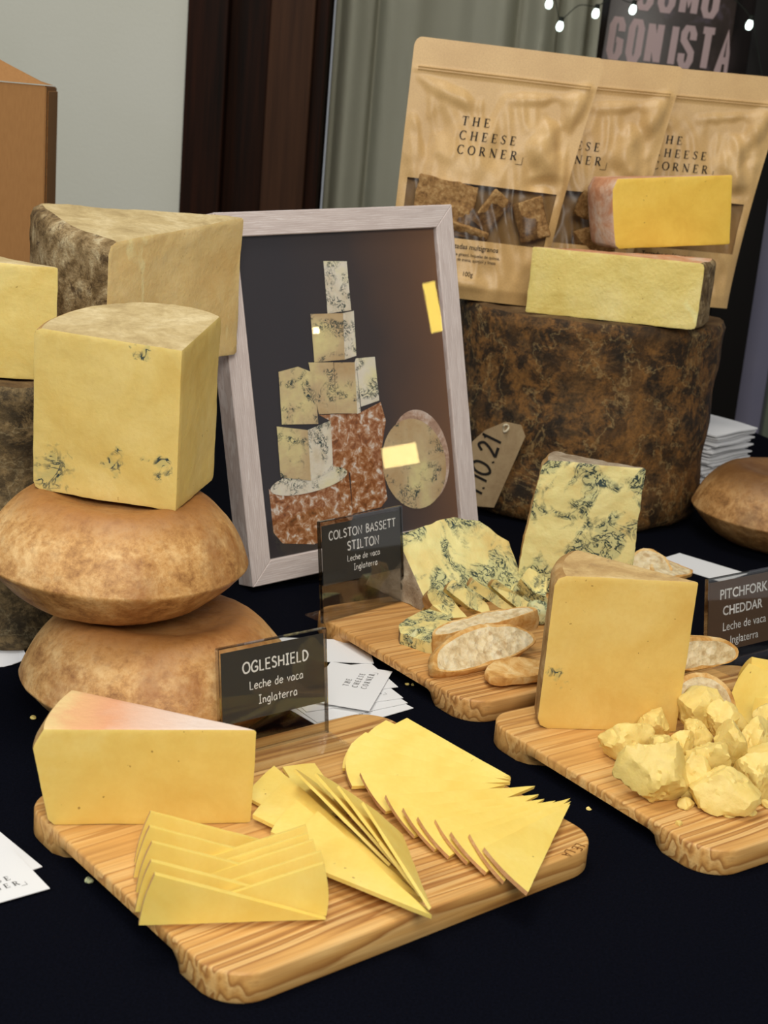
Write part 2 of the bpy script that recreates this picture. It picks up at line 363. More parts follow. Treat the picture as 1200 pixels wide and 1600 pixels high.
def two_part(bm, root, m0, m1, n0='paste', n1='rind', sharp=40):
    link(n0, pick(bm, 0), m0, root, sharp=sharp)
    link(n1, pick(bm, 1), m1, root, sharp=sharp); bm.free()

def revolve(profile, n=96, bm=None):
    b = bm or bmesh.new(); rings = []
    for r, z in profile:
        if r < 1e-6: rings.append([b.verts.new((0, 0, z))])
        else: rings.append([b.verts.new((r*cos(2*pi*i/n), r*sin(2*pi*i/n), z)) for i in range(n)])
    for A, B in zip(rings, rings[1:]):
        for i in range(n):
            j = (i+1) % n
            if len(A) == 1 and len(B) == 1: continue
            if len(A) == 1: b.faces.new((A[0], B[j], B[i]))
            elif len(B) == 1: b.faces.new((A[i], A[j], B[0]))
            else: b.faces.new((A[i], A[j], B[j], B[i]))
    return b
def catmull(pts, k=6, closed=False):
    out = []; n = len(pts); P = [Vector(p) for p in pts]
    rng = range(n if closed else n-1)
    for i in rng:
        g = (lambda j: P[j % n]) if closed else (lambda j: P[min(max(j, 0), n-1)])
        p0, p1, p2, p3 = g(i-1), g(i), g(i+1), g(i+2)
        for s in range(k):
            t = s/k
            out.append(0.5*((2*p1) + (p2-p0)*t + (2*p0-5*p1+4*p2-p3)*t*t + (3*p1-p0-3*p2+p3)*t**3))
    if not closed: out.append(P[-1])
    return out

def sector(name, label, cat, apex, a0, a1, prof, pmat, rmat, rot=(0, 0, 0), bev=0.0015, ln=0.007, amps=((60, 0.0006), (220, 0.0003)),
           rfun=None, seed=0, group=None, topmat=None, shear=None):
    """wedge of a wheel: prof is (r, z) from bottom to top at full radius; cut faces paste, outside rind"""
    bm = bmesh.new(); R = max(r for r, z in prof); n = max(3, int(RAD(abs(a1-a0))*R/0.006))
    h0, h1 = prof[0][1], prof[-1][1]
    ab = bm.verts.new((0, 0, h0)); at = bm.verts.new((0, 0, h1)); cols = []
    for i in range(n+1):
        t = i/n; a = RAD(a0 + (a1-a0)*t); k = rfun(t) if rfun else 1.0
        cols.append([bm.verts.new((r*k*cos(a), r*k*sin(a), z)) for r, z in prof])
    for A, B in zip(cols, cols[1:]):
        for j in range(len(prof)-1):
            f = bm.faces.new((A[j], B[j], B[j+1], A[j+1])); f.material_index = 1
        f = bm.faces.new((ab, B[0], A[0])); f.material_index = 1
        f = bm.faces.new((at, A[-1], B[-1])); f.material_index = 2 if topmat else 1
    bm.faces.new([ab] + cols[0] + [at]); bm.faces.new([at] + list(reversed(cols[-1])) + [ab])
    bmesh.ops.recalc_face_normals(bm, faces=bm.faces)
    bm.normal_update()
    es = [e for e in bm.edges if len(e.link_faces) == 2 and e.calc_face_angle(0) > RAD(38)]
    if bev: bmesh.ops.bevel(bm, geom=es, offset=bev, segments=2, profile=0.6, affect='EDGES', clamp_overlap=True, material=-1)
    refine(bm, ln); rough_up(bm, amps, seed)
    if shear:                                       # uneven cut: the top is not quite parallel to the base
        for v in bm.verts: v.co.z += (v.co.z/h1)*(shear[0]*v.co.x + shear[1]*v.co.y + shear[2])
    root = thing(name, label, cat, apex, rot, group)
    link('paste', pick(bm, 0), pmat, root, sharp=40)
    link('rind', pick(bm, 1), rmat, root, sharp=40)
    if topmat: link('top_rind', pick(bm, 2), topmat, root, sharp=40)
    bm.free(); return root

def slab(name, label, cat, pts, thick, rind_edges, pmat, rmat, group=None, bulge=0.05, seed=0, ln=0.012, amps=((90, 0.0004),), curl=0.0, n1='rind'):
    """flat slice: pts = world outline of its upper face; rind_edges = indices of the outline edges that carry rind"""
    P = [Vector(p) for p in pts]; nrm = Vector((0, 0, 0))
    for i in range(len(P)):
        a, b = P[i], P[(i+1) % len(P)]; nrm += a.cross(b)
    nrm.normalize()
    if nrm.dot(CAM - P[0]) < 0: nrm = -nrm
    cen = sum(P, Vector())/len(P)
    out = []
    for i in range(len(P)):
        a, b = P[i], P[(i+1) % len(P)]; r = i in rind_edges
        m = 8 if r else 1
        od = (b-a).cross(nrm).normalized()
        if od.dot((a+b)/2 - cen) < 0: od = -od
        for k in range(m):
            t = k/m; out.append((a.lerp(b, t) + (od*(b-a).length*bulge*4*t*(1-t) if r else Vector()), r))
    base = Vector((cen.x, cen.y, min(p.z for p in P)))
    bm = bmesh.new()
    up = [bm.verts.new(p - base) for p, r in out]; dn = [bm.verts.new(p - base - nrm*thick) for p, r in out]
    bm.faces.new(up); bm.faces.new(list(reversed(dn)))
    for i in range(len(out)):
        j = (i+1) % len(out); f = bm.faces.new((up[i], dn[i], dn[j], up[j])); f.material_index = 1 if out[i][1] else 0
    bmesh.ops.recalc_face_normals(bm, faces=bm.faces)
    refine(bm, ln); rough_up(bm, amps, seed)
    root = thing(name, label, cat, base, group=group)
    two_part(bm, root, pmat, rmat, n1=n1, sharp=30); return root

# ------------------------------------------------------------------ lettering: strokes and text become flat shapes on a surface
def ribbon(pts, ws, closed=False):
    P = [Vector((p[0], p[1])) for p in pts]; n = len(P); V = []; F = []
    for i in range(n):
        a = P[(i-1) % n] if (closed or i > 0) else P[i]; b = P[(i+1) % n] if (closed or i < n-1) else P[i]
        d = (b-a); d = d.normalized() if d.length > 1e-9 else Vector((1, 0)); q = Vector((-d.y, d.x))
        w = ws[i] if isinstance(ws, (list, tuple)) else ws
        V += [P[i]+q*w/2, P[i]-q*w/2]
    for i in range(n if closed else n-1):
        j = (i+1) % n; F.append((2*i, 2*i+1, 2*j+1, 2*j))
    return V, F
HAND = {
 'O': (.86, ['~.42,1 .14,.82 .05,.45 .2,.08 .45,0 .72,.15 .8,.5 .68,.88 .42,1']), 'G': (.84, ['~.72,.82 .5,1 .22,.85 .06,.5 .15,.12 .4,0 .68,.1 .74,.42', '.74,.42 .42,.42']),
 'L': (.6, ['.08,1 .08,0 .52,.0']), 'E': (.64, ['.55,1 .08,1 .08,0 .56,0', '.08,.52 .5,.52']), 'S': (.66, ['~.54,.86 .32,1 .1,.82 .18,.6 .42,.48 .54,.25 .36,.02 .06,.1']),
 'H': (.76, ['.08,1 .08,0', '.64,1 .64,0', '.08,.5 .64,.5']), 'I': (.48, ['.05,1 .4,1', '.22,1 .22,0', '.03,0 .42,0']), 'D': (.76, ['.1,1 .1,0', '~.1,1 .45,.9 .66,.5 .45,.1 .1,0']),
 'C': (.7, ['~.62,.82 .4,1 .12,.75 .06,.4 .2,.06 .42,0 .64,.14']), 'T': (.72, ['.02,1 .68,1', '.35,1 .35,0']), 'N': (.78, ['.08,0 .08,1 .64,0 .66,1']),
 'B': (.66, ['.1,1 .1,0', '~.1,1 .42,.95 .46,.7 .1,.54', '~.1,.54 .5,.45 .54,.15 .1,0']), 'A': (.74, ['.02,0 .36,1 .68,0', '.15,.35 .57,.35']),
 'e': (.56, ['~.06,.32 .48,.36 .42,.56 .24,.6 .06,.4 .06,.15 .25,0 .48,.1']), 'c': (.52, ['~.46,.52 .26,.6 .06,.35 .12,.05 .32,0 .48,.1']), 'h': (.56, ['.06,1 .06,0', '~.06,.4 .25,.58 .44,.45 .46,0']),
 'd': (.58, ['.46,1 .46,0', '~.46,.45 .25,.6 .05,.35 .1,.04 .28,0 .46,.15']), 'v': (.52, ['.03,.6 .24,0 .46,.6']), 'a': (.58, ['~.44,.52 .25,.6 .05,.35 .1,.03 .28,.02 .44,.2', '.45,.58 .48,0']),
 'n': (.55, ['.06,.6 .06,0', '~.06,.4 .25,.58 .42,.42 .44,0']), 'g': (.54, ['~.43,.5 .25,.6 .05,.35 .12,.05 .3,.05 .43,.25', '~.44,.58 .44,-.15 .3,-.32 .06,-.24']),
 'l': (.24, ['.09,1 .09,0']), 't': (.48, ['.22,.9 .22,.02', '.03,.6 .42,.6']), 'r': (.44, ['.07,.6 .07,0', '~.07,.38 .2,.56 .38,.56']), ' ': (.42, []),
 '1': (.3, ['.06,.8 .18,1 .18,0']), '0': (.72, ['~.36,1 .1,.75 .08,.3 .34,0 .6,.25 .6,.75 .36,1']), '2': (.66, ['~.08,.75 .3,1 .52,.8 .4,.45 .06,.02', '.06,.02 .6,.04']), '.': (.3, ['.1,.0 .16,.06'])}
def _pts(s):
    sm = s[0] == '~'; p = [tuple(float(k) for k in q.split(',')) for q in s.lstrip('~').split()]
    return [tuple(q) for q in catmull(p, 5)] if sm else p
def hand(text, size, w=0.13, track=0.08, align='C'):
    V = []; F = []; x = 0
    for ch in text:
        adv, st = HAND[ch]
        for s in st:
            v, f = ribbon([(px+x, q) for px, q in _pts(s)], w); o = len(V); V += v; F += [tuple(k+o for k in t) for t in f]
        x += adv + track
    sh = x/2 if align == 'C' else 0
    return [Vector(((p.x-sh)*size, p.y*size)) for p in V], F
TK, TN = 0.17, 0.065
def _ring(cx, rx, ry, a0, a1, wf, n=22, closed=False):
    return [(cx+rx*cos(RAD(a0+(a1-a0)*i/n)), .5+ry*sin(RAD(a0+(a1-a0)*i/n))) for i in range(n+(0 if closed else 1))], \
           [wf(RAD(a0+(a1-a0)*i/n)) for i in range(n+(0 if closed else 1))]
_cw = lambda a: TN + (TK-TN)*abs(cos(a))**1.2
def _sv(x): return [([(x, 0), (x, 1)], TK), ([(x-.15, .02), (x+.15, .02)], .04), ([(x-.15, .98), (x+.15, .98)], .04)]
SERIF = {
 'T': (.78, [([(.38, 0), (.38, 1)], TK), ([(.02, .97), (.74, .97)], TN), ([(.04, .99), (.04, .74)], .04), ([(.72, .99), (.72, .74)], .04), ([(.22, .02), (.54, .02)], .04)]),
 'H': (.92, _sv(.18) + _sv(.72) + [([(.18, .5), (.72, .5)], TN)]),
 'E': (.72, _sv(.18) + [([(.1, .97), (.6, .97)], TN), ([(.18, .51), (.48, .51)], TN), ([(.1, .03), (.64, .03)], TN), ([(.6, .99), (.6, .76)], .04), ([(.63, .01), (.66, .26)], .04), ([(.48, .62), (.48, .4)], .04)]),
 'C': (.82, [_ring(.44, .37, .49, 48, 318, _cw), ([(.7, .99), (.7, .72)], .04)]),
 'O': (.9, [_ring(.44, .38, .49, 0, 360, _cw, closed=True) + (True,)]),
 'S': (.62, [([tuple(q) for q in catmull([(.52, .8), (.3, .98), (.1, .78), (.26, .56), (.44, .42), (.5, .2), (.28, .02), (.06, .22)], 4)], [.05+.1*(1-abs(i-14)/14.) for i in range(29)]), ([(.52, .98), (.53, .74)], .04), ([(.06, .02), (.05, .26)], .04)]),
 'R': (.86, _sv(.18) + [([tuple(q) for q in catmull([(.18, .97), (.46, .95), (.6, .75), (.46, .52), (.18, .49)], 5)], [.05+.09*(1-abs(i-10)/10.) for i in range(21)]), ([(.38, .5), (.72, .02)], TK), ([(.62, .02), (.84, .02)], .04)]),
 'N': (.9, [([(.14, 0), (.14, 1)], TN), ([(.74, 0), (.74, 1)], TN), ([(.1, .98), (.74, .02)], TK), ([(.02, .02), (.27, .02)], .04), ([(.62, .98), (.87, .98)], .04)])}
def serif_block(size, track=0.42, lead=1.62):
    """three left-aligned lines and the corner mark"""
    V = []; F = []
    def add(v, f):
        o = len(V); V.extend(v); F.extend(tuple(k+o for k in t) for t in f)
    xe = 0
    for li, text in enumerate(('THE', 'CHEESE', 'CORNER')):
        x = 0
        for ch in text:
            adv, st = SERIF[ch]
            for s in st:
                v, f = ribbon([(px+x, q - li*lead) for px, q in s[0]], s[1], len(s) > 2); add(v, f)
            x += adv + track
        xe = x
    y = -2*lead
    v, f = ribbon([(xe-.5, y-.42), (xe+.28, y-.42)], .06); add(v, f)
    v, f = ribbon([(xe+.28, y-.45), (xe+.28, y+.42)], .06); add(v, f)
    return [Vector((p.x*size, p.y*size)) for p in V], F
def sans(text, size, align='LEFT', bold=0.0, sx=1.0):
    cu = bpy.data.curves.new('t', 'FONT'); cu.body = text; cu.size = size; cu.align_x = align; cu.offset = bold; cu.resolution_u = 3
    ob = bpy.data.objects.new('t', cu); COL.objects.link(ob)
    bpy.context.view_layer.update()
    me = bpy.data.meshes.new_from_object(ob.evaluated_get(bpy.context.evaluated_depsgraph_get()))
    V = [Vector((v.co.x*sx, v.co.y)) for v in me.vertices]; F = [tuple(p.vertices) for p in me.polygons]
    bpy.data.objects.remove(ob); bpy.data.curves.remove(cu); bpy.data.meshes.remove(me)
    return V, F
def shift(vf, dx, dy, rot=0.0):
    c, s = cos(rot), sin(rot)
    return [Vector((p.x*c - p.y*s + dx, p.x*s + p.y*c + dy)) for p in vf[0]], vf[1]
def islands(n, F):
    par = list(range(n))
    def find(i):
        while par[i] != i: par[i] = par[par[i]]; i = par[i]
        return i
    for f in F:
        for v in f[1:]: par[find(v)] = find(f[0])
    return [find(i) for i in range(n)]
def flat_bm(vfs, fn):
    """each shape is laid a hair above the one before, so crossing strokes never share a plane"""
    bm = bmesh.new(); k = 0
    for V, F in vfs:
        isl = islands(len(V), F); vs = []; h = {}
        for i, p in enumerate(V):
            if isl[i] not in h: h[isl[i]] = (len(h) % 6)*2.5e-5 + (k % 3)*1e-5
            o = fn(p.x, p.y); e = 1e-3
            n = (fn(p.x+e, p.y)-o).cross(fn(p.x, p.y+e)-o)
            vs.append(bm.verts.new(o + (n.normalized()*h[isl[i]] if n.length > 1e-12 else Vector())))
        k += 1
        for f in F:
            try: bm.faces.new([vs[i] for i in f])
            except ValueError: pass
    return bm
def poly_bm(polys, fn):
    return flat_bm([([Vector(p) for p in q], [tuple(range(len(q)))]) for q in polys], fn)

# ------------------------------------------------------------------ the setting
FLOOR = -0.76; WY = 2.62
struct('floor', box_bm(4.6, 5.2, 0.04, (0, 1.6, FLOOR-0.02)), M['floor'])
struct('wall_left', box_bm(1.80, 0.12, 2.9, (-0.418-0.90, WY+0.06, FLOOR+1.45)), M['wall'])
def member(name, x0, x1, y0, y1, mat, z0=FLOOR, z1=FLOOR+2.9, bev=0.003):
    return struct(name, box_bm(x1-x0, y1-y0, z1-z0, ((x0+x1)/2, (y0+y1)/2, (z0+z1)/2), bev), mat)
member('trim_1', -0.416, -0.345, WY-0.015, WY+0.14, M['mahogany'])
member('trim_2', -0.345, -0.272, WY+0.02, WY+0.14, M['mahogany'])
member('trim_3', -0.272, -0.195, WY-0.01, WY+0.14, M['brown_wood'])
member('trim_4', -0.195, -0.172, WY+0.01, WY+0.15, M['mahogany'])
member('window_1', 0.245, 0.60, WY+0.16, WY+0.18, M['dark_pane'], z0=0.2)
member('wall_back', -0.172, 0.60, WY+0.19, WY+0.30, M['black_paint'])
member('trim_5', 0.56, 0.634, WY-0.02, WY+0.14, M['black_paint'])
member('door_1', 0.634, 1.6, WY+0.02, WY+0.06, M['grey_door'])
member('trim_6', 0.690, 0.706, WY-0.01, WY+0.02, M['green_metal'])

# curtain with folds
def curtain():
    bm = bmesh.new(); x0, x1 = -0.172, 0.315; nx = 260; nz = 30; rows = []
    for j in range(nz+1):
        z = FLOOR+0.05 + (FLOOR+2.9-FLOOR-0.05)*j/nz; row = []
        for i in range(nx+1):
            u = i/nx; x = x0 + (x1-x0)*u
            ph = 2*pi*(u*5.2 + 0.45*sin(u*7.3) + 0.04*sin(z*2+u*20))
            y = WY + 0.085 + 0.018*sin(ph) + 0.005*sin(2.3*ph+1.0) + 0.004*noise.noise(Vector((x*12, z*1.5, 0)))
            row.append(bm.verts.new((x + 0.007*cos(ph), y, z)))
        rows.append(row)
    for a, b in zip(rows, rows[1:]):
        for i in range(nx): bm.faces.new((a[i], a[i+1], b[i+1], b[i]))
    r = bmesh.ops.solidify(bm, geom=list(bm.faces), thickness=0.0015)
    return tag(link('curtain', bm, M['curtain'], sharp=60), 'sage green floor-length curtain hanging in vertical folds beside the dark door frame', 'curtain')
curtain()

# poster behind the pouches
pa = Vector((0.318, WY+0.145, 0.30)); PW, PH = 0.232, 0.47
post = thing('poster', 'dark poster with large mauve block capitals hanging behind the kraft pouches', 'poster', pa, (0, RAD(2), RAD(0)))
psheet = link('sheet', box_bm(PW, 0.003, PH, (PW/2, 0, PH/2), 0.0006), M['poster'], post)
def block_word(text, h, wl, gap, sw):
    G = {'O': ([[(.0, .16), (.0, .84), (.12, 1), (.38, 1), (.5, .84), (.5, .16), (.38, 0), (.12, 0)]], True),
         'G': ([[(.5, .7), (.5, .86), (.38, 1), (.12, 1), (.0, .84), (.0, .16), (.12, 0), (.38, 0), (.5, .14), (.5, .46), (.27, .46)]], False),
         'C': ([[(.5, .68), (.5, .86), (.38, 1), (.12, 1), (.0, .84), (.0, .16), (.12, 0), (.38, 0), (.5, .14), (.5, .34)]], False),
         'N': ([[(.0, 0), (.0, 1)], [(.0, .98), (.5, .02)], [(.5, 0), (.5, 1)]], False), 'I': ([[(.25, 0), (.25, 1)]], False),
         'M': ([[(.0, 0), (.0, 1)], [(.0, .98), (.27, .2), (.54, .98)], [(.54, 0), (.54, 1)]], False),
         'S': ([[(.5, .7), (.5, .86), (.38, 1), (.12, 1), (.0, .86), (.0, .68), (.5, .36), (.5, .16), (.38, 0), (.12, 0), (.0, .14), (.0, .32)]], False),
         'T': ([[(-.06, 1), (.56, 1)], [(.25, 0), (.25, 1)]], False), 'A': ([[(-.02, -.06), (.25, 1.02), (.52, -.06)], [(.08, .26), (.42, .26)]], False)}
    out = []; x = 0
    for ch in text:
        st, cl = G[ch]
        for s in st: out.append(shift(ribbon([(p[0]*wl+x, p[1]*h) for p in s], sw, cl), 0, 0))
        x += (wl*.5 + gap) if ch != 'I' else (wl*.32 + gap*.8)
    return out, x
w1, xw = block_word('GONISTA', 0.066, 0.034, 0.0185, 0.0125)
w0, xw0 = block_word('COMO', 0.066, 0.040, 0.020, 0.0125)
link('lettering', flat_bm([shift(v, 0.012, 0.282) for v in w1] + [shift(v, 0.052, 0.374) for v in w0], lambda x, y: Vector((x, -0.0022, y))), M['poster_ink'], psheet, smooth=False)

# string of small lit bulbs in front of the window
bul = [(858, 5), (875, 40), (931, 20), (989, 14), (1084, -25), (1171, 38), (1199, 186)]
B3 = [py(x, y, WY-0.06) for x, y in bul]
sl = thing('string_lights', 'string of small cool white lit bulbs hanging in front of the window', 'string lights', B3[2])
bm = bmesh.new(); cv = bpy.data.curves.new('w', 'CURVE'); cv.dimensions = '3D'; cv.bevel_depth = 0.0009; cv.bevel_resolution = 1
wp = [B3[0]+Vector((-0.03, 0, 0.07))]
for i, p in enumerate(B3):
    wp.append(p+Vector((0, 0, 0.011)))
    if i < len(B3)-1: wp.append((p+B3[i+1])/2 + Vector((0, 0.01, -0.012+0.035)))
s = cv.splines.new('POLY'); q = catmull(wp, 5); s.points.add(len(q)-1)
for k, p in enumerate(q): s.points[k].co = (*(p-B3[2]), 1)
ob = bpy.data.objects.new('w', cv); COL.objects.link(ob); bpy.context.view_layer.update()
me = bpy.data.meshes.new_from_object(ob.evaluated_get(bpy.context.evaluated_depsgraph_get())); bm.from_mesh(me); bpy.data.objects.remove(ob)
link('wire', bm, M['wire'], sl)
for p in B3:
    b = revolve([(0, -0.0095), (0.004, -0.0085), (0.0062, -0.004), (0.006, 0.001), (0.0035, 0.007), (0.0022, 0.009), (0, 0.009)], 16)
    bb = link('bulb', b, M['bulb'], sl, p-B3[2], (0, RAD(8), 0))
    link('socket', revolve([(0, 0.0065), (0.0042, 0.0065), (0.0042, 0.013), (0.0025, 0.0145), (0, 0.0145)], 14), M['wire'], bb)

# table and cloth
TP = [(-1.05, 0.32), (1.24, 0.32), (0.575, 2.295), (0.552, 2.36), (-1.05, 2.36)]
def outline_solid(pts, z0, z1, grow=0.0):
    bm = bmesh.new(); c = Vector((0.05, 1.3))
    P = [Vector(p) + (Vector(p)-c).normalized()*grow for p in pts]
    a = [bm.verts.new((p.x, p.y, z0)) for p in P]; b = [bm.verts.new((p.x, p.y, z1)) for p in P]
    bm.faces.new(b); bm.faces.new(list(reversed(a)))
    for i in range(len(P)):
        j = (i+1) % len(P); bm.faces.new((a[i], a[j], b[j], b[i]))
    return bm
tb = thing('table', 'table under the dark navy cloth', 'table', (0, 1.3, FLOOR))
bm = outline_solid(TP, -0.034, -0.004); bmesh.ops.translate(bm, vec=(0, -1.3, -FLOOR), verts=bm.verts); link('tabletop', bm, M['brown_wood'], tb)
for x, y in ((-0.95, 0.45), (1.0, 0.45), (0.45, 2.2), (-0.95, 2.25)):
    link('leg', box_bm(0.05, 0.05, -FLOOR-0.034, (x, y-1.3, (-FLOOR-0.034)/2), 0.004), M['brown_wood'], tb)
def cloth():
    bm = bmesh.new(); n = len(TP); c = Vector((0.05, 1.3))
    # dense rim loop for the hanging folds
    rim = []
    for i in range(n):
        a, b = Vector(TP[i]), Vector(TP[(i+1) % n]); k = max(2, int((b-a).length/0.02))
        rim += [a.lerp(b, t/k) for t in range(k)]
    N = len(rim); loops = []
    for li, (g, z) in enumerate(((0.0, 0.0), (0.008, -0.002), (0.012, -0.012), (0.02, -0.15), (0.035, -0.36), (0.045, -0.60))):
        row = []
        for i, p in enumerate(rim):
            d = (p-c).normalized(); f = max(0, li-2)*0.008*sin(i*0.55 + sin(i*0.13)*2)
            row.append(bm.verts.new((p.x+d.x*(g+f), p.y+d.y*(g+f), z)))
        loops.append(row)
    bm.faces.new(loops[0])
    for A, B in zip(loops, loops[1:]):
        for i in range(N): bm.faces.new((A[i], B[i], B[(i+1) % N], A[(i+1) % N]))
    bmesh.ops.recalc_face_normals(bm, faces=bm.faces)
    return tag(link('tablecloth', bm, M['cloth'], sharp=50), 'dark navy cloth spread over the whole display table', 'tablecloth')
cloth()

# ------------------------------------------------------------------ pine boards
BZ = 0.018
def board(front_left, back_left, label, mat, mark=False):
    """local x runs along the front edge (grain), y towards the back; left side carries the finger grip"""
    A = pz(*front_left, BZ); Bk = pz(*back_left, BZ); v = (Bk-A); v.z = 0; W = 0.231; v.normalize(); u = Vector((v.y, -v.x, 0)); LN = 0.282; R = 0.026
    ang = math.atan2(u.y, u.x)
    pts = []
    for cx, cy, a0 in ((R, R, 180), (LN-R, R, 270), (LN-R, W-R, 0), (R, W-R, 90)):
        pts += [(cx+R*cos(RAD(a0+9*k)), cy+R*sin(RAD(a0+9*k))) for k in range(11)]
    full = []
    for i in range(len(pts)):
        a, b = Vector(pts[i]), Vector(pts[(i+1) % len(pts)]); k = max(1, int((b-a).length/0.008))
        full += [a.lerp(b, t/k) for t in range(k)]
    def inset(p, d):
        c = Vector((min(max(p.x, R), LN-R), min(max(p.y, R), W-R))); q = p-c
        return c + q*(1-d/R)
    def grip(p):                                   # undercut along the middle of both short sides
        if p.x > R*0.3 and p.x < LN-R*0.3: return 0.0
        t = (p.y-0.062)/(W-0.124)
        if t < -0.16 or t > 1.16: return 0.0
        s = min(1, (t+0.16)/0.16) if t < 0.5 else min(1, (1.16-t)/0.16)
        return s*s*(3-2*s)
    bm = bmesh.new(); loops = []
    for z, d, g in ((0.0, 0.001, 0.016), (0.0015, 0.0, 0.0158), (0.0085, 0.0, 0.004), (0.0108, 0.0, 0.0), (0.0165, 0.0, 0.0), (0.0176, 0.0006, 0.0), (0.018, 0.0018, 0.0)):
        row = []
        for p in full:
            q = inset(p, d); k = grip(p)*g
            q = Vector((q.x + (k if p.x < LN/2 else -k), q.y))
            row.append(bm.verts.new((q.x, q.y, z)))
        loops.append(row)
    n = len(full)
    for X, Y in zip(loops, loops[1:]):
        for i in range(n): bm.faces.new((X[i], X[(i+1) % n], Y[(i+1) % n], Y[i]))
    bm.faces.new(loops[-1]); bm.faces.new(list(reversed(loops[0])))
    o = thing('cheese_board', label, 'cheese board', (A.x, A.y, 0.0), (0, 0, ang), 'pine boards the cheeses are served on')
    link('slab', bm, mat, o, sharp=50)
    if mark:
        mk = pz(890, 1328, BZ) - A; vf = hand('LA', 0.006, 0.16); vf2 = hand('LE', 0.006, 0.16)
        link('burnt_mark', flat_bm([shift(vf, mk.dot(u)-0.005, mk.dot(v), RAD(200)), shift(vf2, mk.dot(u)+0.006, mk.dot(v)+0.002, RAD(200))], lambda x, y: Vector((x, y, 0.01815))), m_plain('burnt_wood_mark', L(112, 72, 36), 0.7, 0.1), o, smooth=False)
    return o, A, u, v
B1 = board((353.5, 1540), (29, 1245), 'front pine board carrying the pink-topped wedge and the fanned yellow slices', M['board'], True)
B2 = board((735, 1102), (480, 950), 'rear pine board carrying the blue-veined cheese and the bread', M['board_dark'])
B3b = board((1115, 1340), (755, 1120), 'right-hand pine board carrying the tall yellow wedge and the crumbled chunks', M['board'])

# ------------------------------------------------------------------ cloth-bound drums
def drum(name, label, c, r, h, mat, top, seed, cat='cheese'):
    rp = [(0, 0), (r-0.014, 0), (r-0.005, 0.003), (r, 0.012)] + [(r+0.0015*sin(k), 0.012+(h-0.03)*k/16) for k in range(1, 16)] + [(r+0.002, h-0.016), (r+0.003, h-0.008), (r-0.001, h-0.001), (r-0.010, h+0.0005), (r-0.03, h-0.0015), (r-0.08, h), (0, h)]
    bm = revolve(rp, 160)
    for f in bm.faces:
        cz = f.calc_center_median()
        if cz.z > h-0.006 and Vector((cz.x, cz.y)).length < r-0.004: f.material_index = 1
    rough_up(bm, ((9, 0.004), (28, 0.0018), (90, 0.0008)), seed)
    for v in bm.verts:
        if v.co.z < 0.0: v.co.z = 0.0
        if v.co.z > h+0.0005 and Vector((v.co.x, v.co.y)).length < r-0.02: v.co.z = h+0.0005
    root = thing(name, label, 'cheese', (c[0], c[1], 0))
    link('rind', pick(bm, 0), mat, root, sharp=60); link('top_rind', pick(bm, 1), top, root, sharp=60); bm.free()
    return root
DH = 0.240; DC = (0.228, 1.735); DR = 0.160
drum('cloth_bound_cheese', 'tall dark brown cloth-bound cheese drum under the pouches, with a paper tag', DC, DR, DH, M['drum_rind'], M['drum_top'], 3)
LH = 0.219; LC = (-0.338, 1.200)
drum('cloth_bound_cheese', 'mossy brown cloth-bound drum at the left edge under the large wedge', LC, 0.147, LH, M['drum_rind_grey'], M['drum_top'], 8)

# white paper peeking out under the left drum
q = [pz(x, y, 0.0003) for x, y in ((-120, 1052), (-30, 1047), (6, 1042), (19, 1041), (30, 1035), (42, 1030), (30, 1000), (-120, 1000))]
q0 = q[2].copy(); bm = bmesh.new(); f = [bm.verts.new(p-q0+Vector((0, 0, 0.0006+0.0012*(i % 2)))) for i, p in enumerate(q)]; bm.faces.new(f)
bmesh.ops.triangulate(bm, faces=bm.faces); bmesh.ops.solidify(bm, geom=list(bm.faces), thickness=0.0005)
tag(link('paper_sheet', bm, M['napkin'], None, q0, smooth=False), 'scrap of white paper peeking out beneath the mossy drum', 'paper')

# paper tag hanging on the right drum
tn = Vector((-0.50, -0.86, 0.05)).normalized()
tp0 = Vector((DC[0]+tn.x*(DR+0.010), DC[1]+tn.y*(DR+0.010), 0))
tq = [pplane(x, y, tp0, tn) for x, y in ((790, 659), (814, 664), (821, 682), (772, 793), (735, 790), (738, 690), (758, 672))]
tc = sum(tq, Vector())/len(tq); tu = (tq[0]-tq[4]); tu = (tu - tn*tu.dot(tn)).normalized(); tv = tn.cross(tu).normalized()
root = thing('paper_tag', 'buff paper tag with handwritten date hanging on the dark drum', 'tag', tc)
bm = bmesh.new(); up = [bm.verts.new(p-tc+tn*0.0004) for p in tq]; dn = [bm.verts.new(p-tc-tn*0.0004) for p in tq]
bm.faces.new(up); bm.faces.new(list(reversed(dn)))
for i in range(len(tq)): bm.faces.new((up[i], dn[i], dn[(i+1) % len(tq)], up[(i+1) % len(tq)]))
bmesh.ops.recalc_face_normals(bm, faces=bm.faces); tcard = link('card', bm, M['tag'], root, smooth=False)
t0 = pplane(752, 776, tp0, tn); t1 = pplane(784, 690, tp0, tn); td = (t1-t0); ln = td.length; td.normalize(); tw = tn.cross(td)
if tw.z < 0 and abs(tw.z) > abs(tw.x): tw = -tw
tw = td.cross(-tn) if td.cross(-tn).x < 0 else -td.cross(-tn)
V, F = hand('1.10.21', 1.0, 0.14, 0.06, 'L'); wd = max(p.x for p in V)
k = ln/wd
link('handwriting', flat_bm([(V, F)], lambda x, y: t0 - tc + td*x*k + tw*y*k*1.15 + tn*0.0009), M['ink'], tcard, smooth=False)
hp = pplane(791, 669, tp0, tn) - tc
cp = [hp+tn*0.0015+tu*(0.0045*cos(a))+tv*(0.003*sin(a)) + tn*0.002*sin(a*2) for a in [k*2*pi/14 for k in range(14)]]
